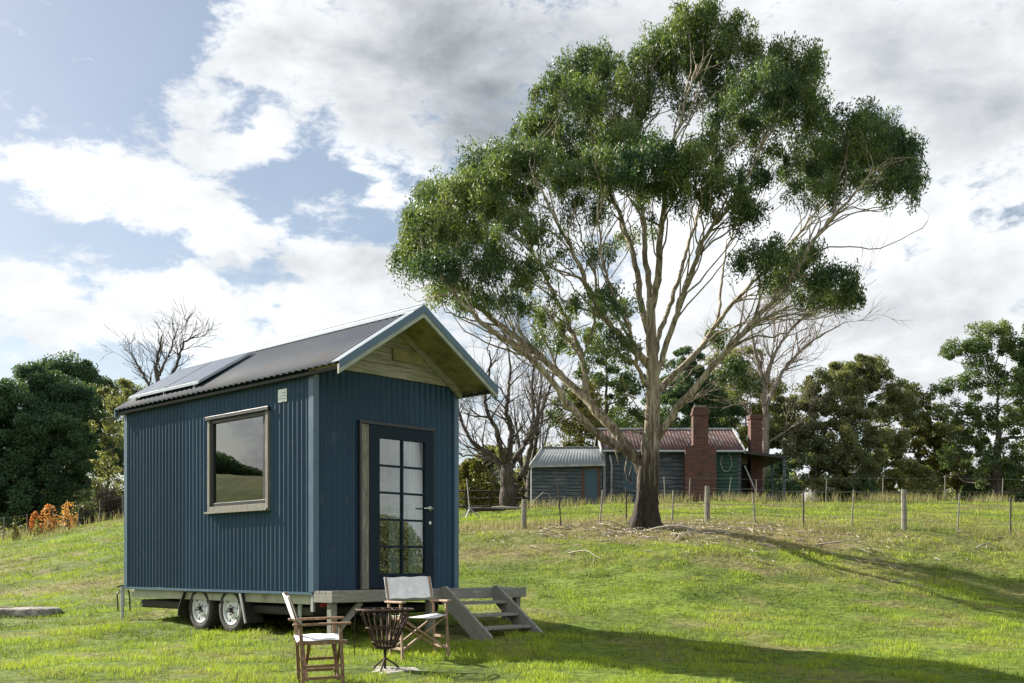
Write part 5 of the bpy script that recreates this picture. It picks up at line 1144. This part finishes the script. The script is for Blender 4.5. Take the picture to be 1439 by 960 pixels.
# ------------------------------------------------------------ fallen wood and litter
def fallen(name, u, Y, L, ang, label, forks=2, r=.02, arch=.12, m=None, cat='branch', group=None):
    g = GP(u, Y); T = Tubes(); root_loc = Vector(g); d = np.array([math.cos(ang), math.sin(ang)])
    def run(p, d, L, r, lev):
        n = 7; pts = []
        for i in range(n):
            t = i/(n-1); q = p+d*L*t; pts.append([q[0]+rng.normal(0, .03*L), q[1]+rng.normal(0, .03*L), G(q[0], q[1])+r+arch*L*math.sin(t*math.pi)*(1 if lev == 0 else .6)+.01])
        pts = np.array(pts); T.add(pts, np.linspace(r, r*.3, n), 5)
        if lev < 2:
            for k in range(forks):
                i = rng.integers(2, n-1); a = rng.choice([-1, 1])*rng.uniform(.4, .9); dd = np.array([d[0]*math.cos(a)-d[1]*math.sin(a), d[0]*math.sin(a)+d[1]*math.cos(a)])
                run(pts[i, :2], dd, L*.45, r*.55, lev+1)
    run(np.array([g.x, g.y]), d, L, r, 0)
    V = np.concatenate(T.V)-np.array(root_loc); o = np_obj(name, V, np.concatenate(T.Fq), 4, m or M['twig'], None, None, True); o.location = root_loc
    return tag(o, label, cat, group)
fallen('fallen_branch', 800, 22.0, 1.0, -.95, 'bleached curved branch lying alone on the green slope below the big tree', 1, .02, .10)
fallen('fallen_branch', 910, 25.0, 1.5, -.5, 'pale bark strewn branch just in front of the eucalyptus foot', 2, .03)
fallen('fallen_branch', 880, 25.6, 1.1, 2.8, 'thin pale stick left of the eucalyptus foot', 2, .018)
fallen('fallen_branch', 1150, 24.4, 1.3, -.1, 'long pale branch lying in the tree shadow below the steel picket', 2, .022)
fallen('fallen_branch', 1215, 22.9, 1.0, -.25, 'pale forked branch lying at the edge of the long shadow', 2, .02)
fallen('fallen_branch', 1370, 24.8, .7, .5, 'short white stick below the right end of the fence', 1, .022)
fallen('fallen_branch', 1250, 20.9, .7, -.3, 'small bleached stick on open grass below the tree shadow', 2, .015)
fallen('fallen_branch', 655, 41, 1.6, .1, 'grey fallen log lying on the crest right of the cabin', 0, .13, .01, M['barkgrey'], 'log')
fallen('fallen_branch', 690, 42, 1.4, .05, 'pale cut log lying on the crest left of the shed', 0, .11, .01, M['fpost'], 'log')
fallen('fallen_branch', 745, 45.6, 1.3, .4, 'leaning pale stick against the shed foot', 1, .03, .5)
# bleached tripod of sticks left of the shed
g = GP(660, 36); tri = empty('stick_tripod', g, 0, 'white sprinkler-like tripod of bleached sticks in the grass right of the cabin', 'tripod')
for (dx, dy, lab) in ((-.35, -.1, 'leg'), (.4, -.15, 'leg'), (.05, .35, 'leg'), (-.12, -.35, 'leg')):
    b = B(); b.tube([(0, 0, .32), (dx, dy, G(g.x+dx, g.y+dy)-g.z)], [.025, .022], 6); b.build(lab, M['wtrim'], tri)
b = B(); b.tube([(0, 0, .28), (-.10, 0, 1.35)], [.022, .016], 6); b.build('upright', M['wtrim'], tri)
# bark and stick litter round the tree foot: uncountable
n = 900; a = rng.uniform(0, 6.28, n); rr = rng.gamma(2.2, .95, n); x = 3.24+np.cos(a)*rr*1.9+.6; y = 26+np.sin(a)*rr*.95-.3
k = (y > 19) & (x > -4); x, y = x[k], y[k]; T = Tubes()
for xx, yy in zip(x, y):
    an = rng.uniform(0, 6.28); l = rng.uniform(.06, .28); dx, dy = math.cos(an)*l/2, math.sin(an)*l/2
    T.add([[xx-dx, yy-dy, G(xx-dx, yy-dy)+.03], [xx, yy, G(xx, yy)+.05], [xx+dx, yy+dy, G(xx+dx, yy+dy)+.035]], np.array([.7, 1, .6])*rng.uniform(.006, .016), 4)
o = np_obj('bark_litter', np.concatenate(T.V), np.concatenate(T.Fq), 4, M['twig'], None, None, True); tag(o, 'shed bark and twigs scattered round the eucalyptus foot', 'litter', kind='stuff')

# ------------------------------------------------------------ sky, sun, camera
SAZ = math.degrees(math.atan2(-.797, .604)); SEL = 31
sd = Vector((-.850*math.cos(math.radians(SEL)), .527*math.cos(math.radians(SEL)), math.sin(math.radians(SEL))))
sun = bpy.data.lights.new('sun', 'SUN'); sun.energy = 5.0; sun.angle = math.radians(.5); sun.color = (1, .93, .82)
so = bpy.data.objects.new('sun', sun); COL.objects.link(so); so.rotation_euler = sd.to_track_quat('Z', 'Y').to_euler(); so.location = (-30, 20, 30)
world = bpy.data.worlds.new('World'); S.world = world; world.use_nodes = True; nt = world.node_tree; nt.nodes.clear(); L = nt.links
out = N(nt, 'ShaderNodeOutputWorld'); bg = N(nt, 'ShaderNodeBackground'); L.new(bg.outputs[0], out.inputs[0]); bg.inputs[1].default_value = .088
sky = N(nt, 'ShaderNodeTexSky'); sky.sky_type = 'NISHITA'; sky.sun_disc = False; sky.sun_elevation = math.radians(SEL)
sky.sun_rotation = math.atan2(sd.x, sd.y); sky.altitude = 300; sky.dust_density = 1.2
tc = N(nt, 'ShaderNodeTexCoord'); sp_ = N(nt, 'ShaderNodeSeparateXYZ'); L.new(tc.outputs['Generated'], sp_.inputs[0])
def math_(op, a, b=None, c=None, clamp=False):
    n = N(nt, 'ShaderNodeMath', operation=op); n.use_clamp = clamp
    for i, v in enumerate((a, b, c)):
        if v is None: continue
        if isinstance(v, (int, float)): n.inputs[i].default_value = v
        else: L.new(v, n.inputs[i])
    return n.outputs[0]
# azimuth / elevation chart of the sky dome (degrees-like units), so every cloud has a compass bearing and a height
az = math_('ARCTAN2', sp_.outputs[0], sp_.outputs[1]); hl = math_('SQRT', math_('ADD', math_('MULTIPLY', sp_.outputs[0], sp_.outputs[0]), math_('MULTIPLY', sp_.outputs[1], sp_.outputs[1])))
el = math_('ARCTAN2', sp_.outputs[2], hl)
cmb = N(nt, 'ShaderNodeCombineXYZ'); L.new(az, cmb.inputs[0]); L.new(el, cmb.inputs[1])
def ae(u, v):
    x, z = (u-CX)/F, (HY-v)/F; return math.atan2(x, 1), math.atan2(z, math.hypot(x, 1))
def noise(sc, dt, ro, vec, dist=0, w=None):
    n = N(nt, 'ShaderNodeTexNoise'); n.inputs['Scale'].default_value = sc; n.inputs['Detail'].default_value = dt; n.inputs['Roughness'].default_value = ro; n.inputs['Distortion'].default_value = dist
    L.new(vec, n.inputs['Vector']); return n
mpn = N(nt, 'ShaderNodeMapping'); mpn.inputs['Scale'].default_value = (1, 1, 1.9); L.new(tc.outputs['Generated'], mpn.inputs[0]); mpn.inputs['Location'].default_value = (.3, .1, .4)
nA = noise(7, 9, .58, mpn.outputs[0], .35); nB = noise(3.0, 5, .5, mpn.outputs[0], .2); nD = noise(48, 6, .65, mpn.outputs[0], .3); nC = noise(17, 8, .62, mpn.outputs[0], .3)
# warp blob coordinates
wv = N(nt, 'ShaderNodeVectorMath', operation='MULTIPLY_ADD'); L.new(nA.outputs['Color'], wv.inputs[0]); wv.inputs[1].default_value = (.16, .13, 0); wv.inputs[2].default_value = (-.08, -.065, 0)
wc = N(nt, 'ShaderNodeVectorMath', operation='ADD'); L.new(cmb.outputs[0], wc.inputs[0]); L.new(wv.outputs[0], wc.inputs[1])
def blob(u, v, ru, rv, rot, wt, soft=.0):
    a, e = ae(u, v); m = N(nt, 'ShaderNodeMapping'); m.vector_type = 'TEXTURE'
    m.inputs['Location'].default_value = (a, e, 0); m.inputs['Rotation'].default_value = (0, 0, math.radians(rot)); m.inputs['Scale'].default_value = (ru/F, rv/F, 1)
    L.new(wc.outputs[0], m.inputs[0]); ln = N(nt, 'ShaderNodeVectorMath', operation='LENGTH'); L.new(m.outputs[0], ln.inputs[0])
    r = N(nt, 'ShaderNodeMapRange', interpolation_type='SMOOTHSTEP'); r.inputs[1].default_value = 1.55; r.inputs[2].default_value = .25; r.inputs[3].default_value = 0; r.inputs[4].default_value = wt
    L.new(ln.outputs['Value'], r.inputs[0]); return r.outputs[0]
def union(lst):
    o = None
    for x in lst: o = x if o is None else math_('MAXIMUM', o, x)
    return o
def addl(lst):
    o = None
    for x in lst: o = x if o is None else math_('ADD', o, x)
    return o
CL = [(430, 60, 210, 95, -38, 1), (520, 170, 150, 60, -30, 1), (350, 195, 75, 40, 10, .95), (470, 300, 70, 30, 10, .45), (300, 120, 50, 40, 0, .5), (610, 240, 60, 40, 0, .6), (610, 60, 260, 150, 0, 1), (1000, 200, 420, 560, 0, 1), (1350, 250, 420, 600, 0, 1),
      (90, 285, 150, 42, -6, 1), (260, 310, 170, 62, -12, 1), (430, 350, 150, 40, -12, .9), (560, 380, 130, 70, 0, .95), (520, 250, 60, 34, -20, .8),
      (70, 430, 120, 42, -18, 1), (250, 455, 150, 58, 0, 1), (270, 405, 90, 30, -30, .8), (480, 470, 160, 70, 0, .95), (420, 415, 90, 22, 0, .5), (100, 375, 40, 14, 0, .45), (60, 560, 200, 40, 0, .35), (-200, 450, 200, 60, 0, .9), (1700, 300, 900, 700, 0, 1)]
field = union([blob(*c) for c in CL])
fieldN = math_('ADD', field, math_('MULTIPLY_ADD', nA.outputs[0], 2.0, -1.0)); fieldN = math_('ADD', fieldN, math_('MULTIPLY_ADD', nC.outputs[0], 1.7, -.85)); fieldN = math_('ADD', fieldN, math_('MULTIPLY_ADD', nD.outputs[0], 1.3, -.65))
HOL = [(590, 265, 40, 16, 20, .5), (545, 200, 26, 14, 0, .3), (400, 265, 60, 18, 30, .35), (385, 370, 60, 16, 10, .3)]
fieldN = math_('SUBTRACT', fieldN, addl([blob(*c) for c in HOL]))
# general broken cloud elsewhere on the dome
away = N(nt, 'ShaderNodeMapRange', interpolation_type='SMOOTHSTEP'); away.inputs[1].default_value = .45; away.inputs[2].default_value = -.1; L.new(sp_.outputs[1], away.inputs[0])
gen = math_('MULTIPLY', away.outputs[0], math_('MULTIPLY_ADD', nB.outputs[0], 2.2, -.25)); fieldN = math_('ADD', fieldN, gen)
cov = N(nt, 'ShaderNodeMapRange', interpolation_type='SMOOTHSTEP'); cov.inputs[1].default_value = .16; cov.inputs[2].default_value = .80; cov.inputs[3].default_value = .10; L.new(fieldN, cov.inputs[0])
# cloud thickness: grey bases where deep
GR = [(650, 90, 230, 110, -12, .62), (780, 120, 220, 130, 0, .4), (1120, 60, 300, 160, 0, .20), (1380, 320, 160, 260, 0, .22), (900, 480, 300, 120, 0, .12), (480, 160, 50, 26, -20, .25), (330, 370, 120, 26, 0, .35), (560, 330, 110, 40, 0, .25), (1250, 430, 200, 60, 0, .22), (700, 330, 160, 120, 0, .35)]
gsum = addl([blob(*c) for c in GR]); gsum = math_('ADD', gsum, math_('MULTIPLY_ADD', nB.outputs[0], 1.1, -.52)); gsum = math_('ADD', gsum, math_('MULTIPLY_ADD', nA.outputs[0], 1.5, -.75))
gsum = math_('ADD', gsum, math_('MULTIPLY_ADD', nC.outputs[0], .9, -.45)); gsum = math_('ADD', gsum, .12); gsum = math_('MULTIPLY', math_('MAXIMUM', gsum, 0), .66, None, True)
cc = N(nt, 'ShaderNodeMix', data_type='RGBA'); L.new(gsum, cc.inputs[0])
CS = 1.0
cc.inputs[6].default_value = (4.5, 4.6, 4.7, 1); cc.inputs[7].default_value = (.75, .90, 1.06, 1)
skm = N(nt, 'ShaderNodeMix', data_type='RGBA', blend_type='MULTIPLY'); skm.inputs[0].default_value = 1; L.new(sky.outputs[0], skm.inputs[6]); skm.inputs[7].default_value = (.50, .49, .47, 1)
fin = N(nt, 'ShaderNodeMix', data_type='RGBA'); L.new(cov.outputs[0], fin.inputs[0]); L.new(skm.outputs[2], fin.inputs[6]); L.new(cc.outputs[2], fin.inputs[7]); L.new(fin.outputs[2], bg.inputs[0])

cam = bpy.data.cameras.new('camera'); co = bpy.data.objects.new('camera', cam); COL.objects.link(co); S.camera = co
cam.sensor_width = 36; cam.sensor_fit = 'HORIZONTAL'; cam.lens = 36*F/1439; cam.shift_y = (HY-480)/1439; cam.clip_start = .1; cam.clip_end = 4000
co.location = (0, 0, 0); co.rotation_euler = (math.radians(90), 0, 0)
S.render.engine = 'CYCLES'; S.cycles.use_denoising = True; S.cycles.max_bounces = 8; S.cycles.transparent_max_bounces = 16
vs = S.view_settings; vs.view_transform = 'Standard'; vs.look = 'None'; vs.exposure = 1.5; vs.gamma = 1; vs.use_curve_mapping = False
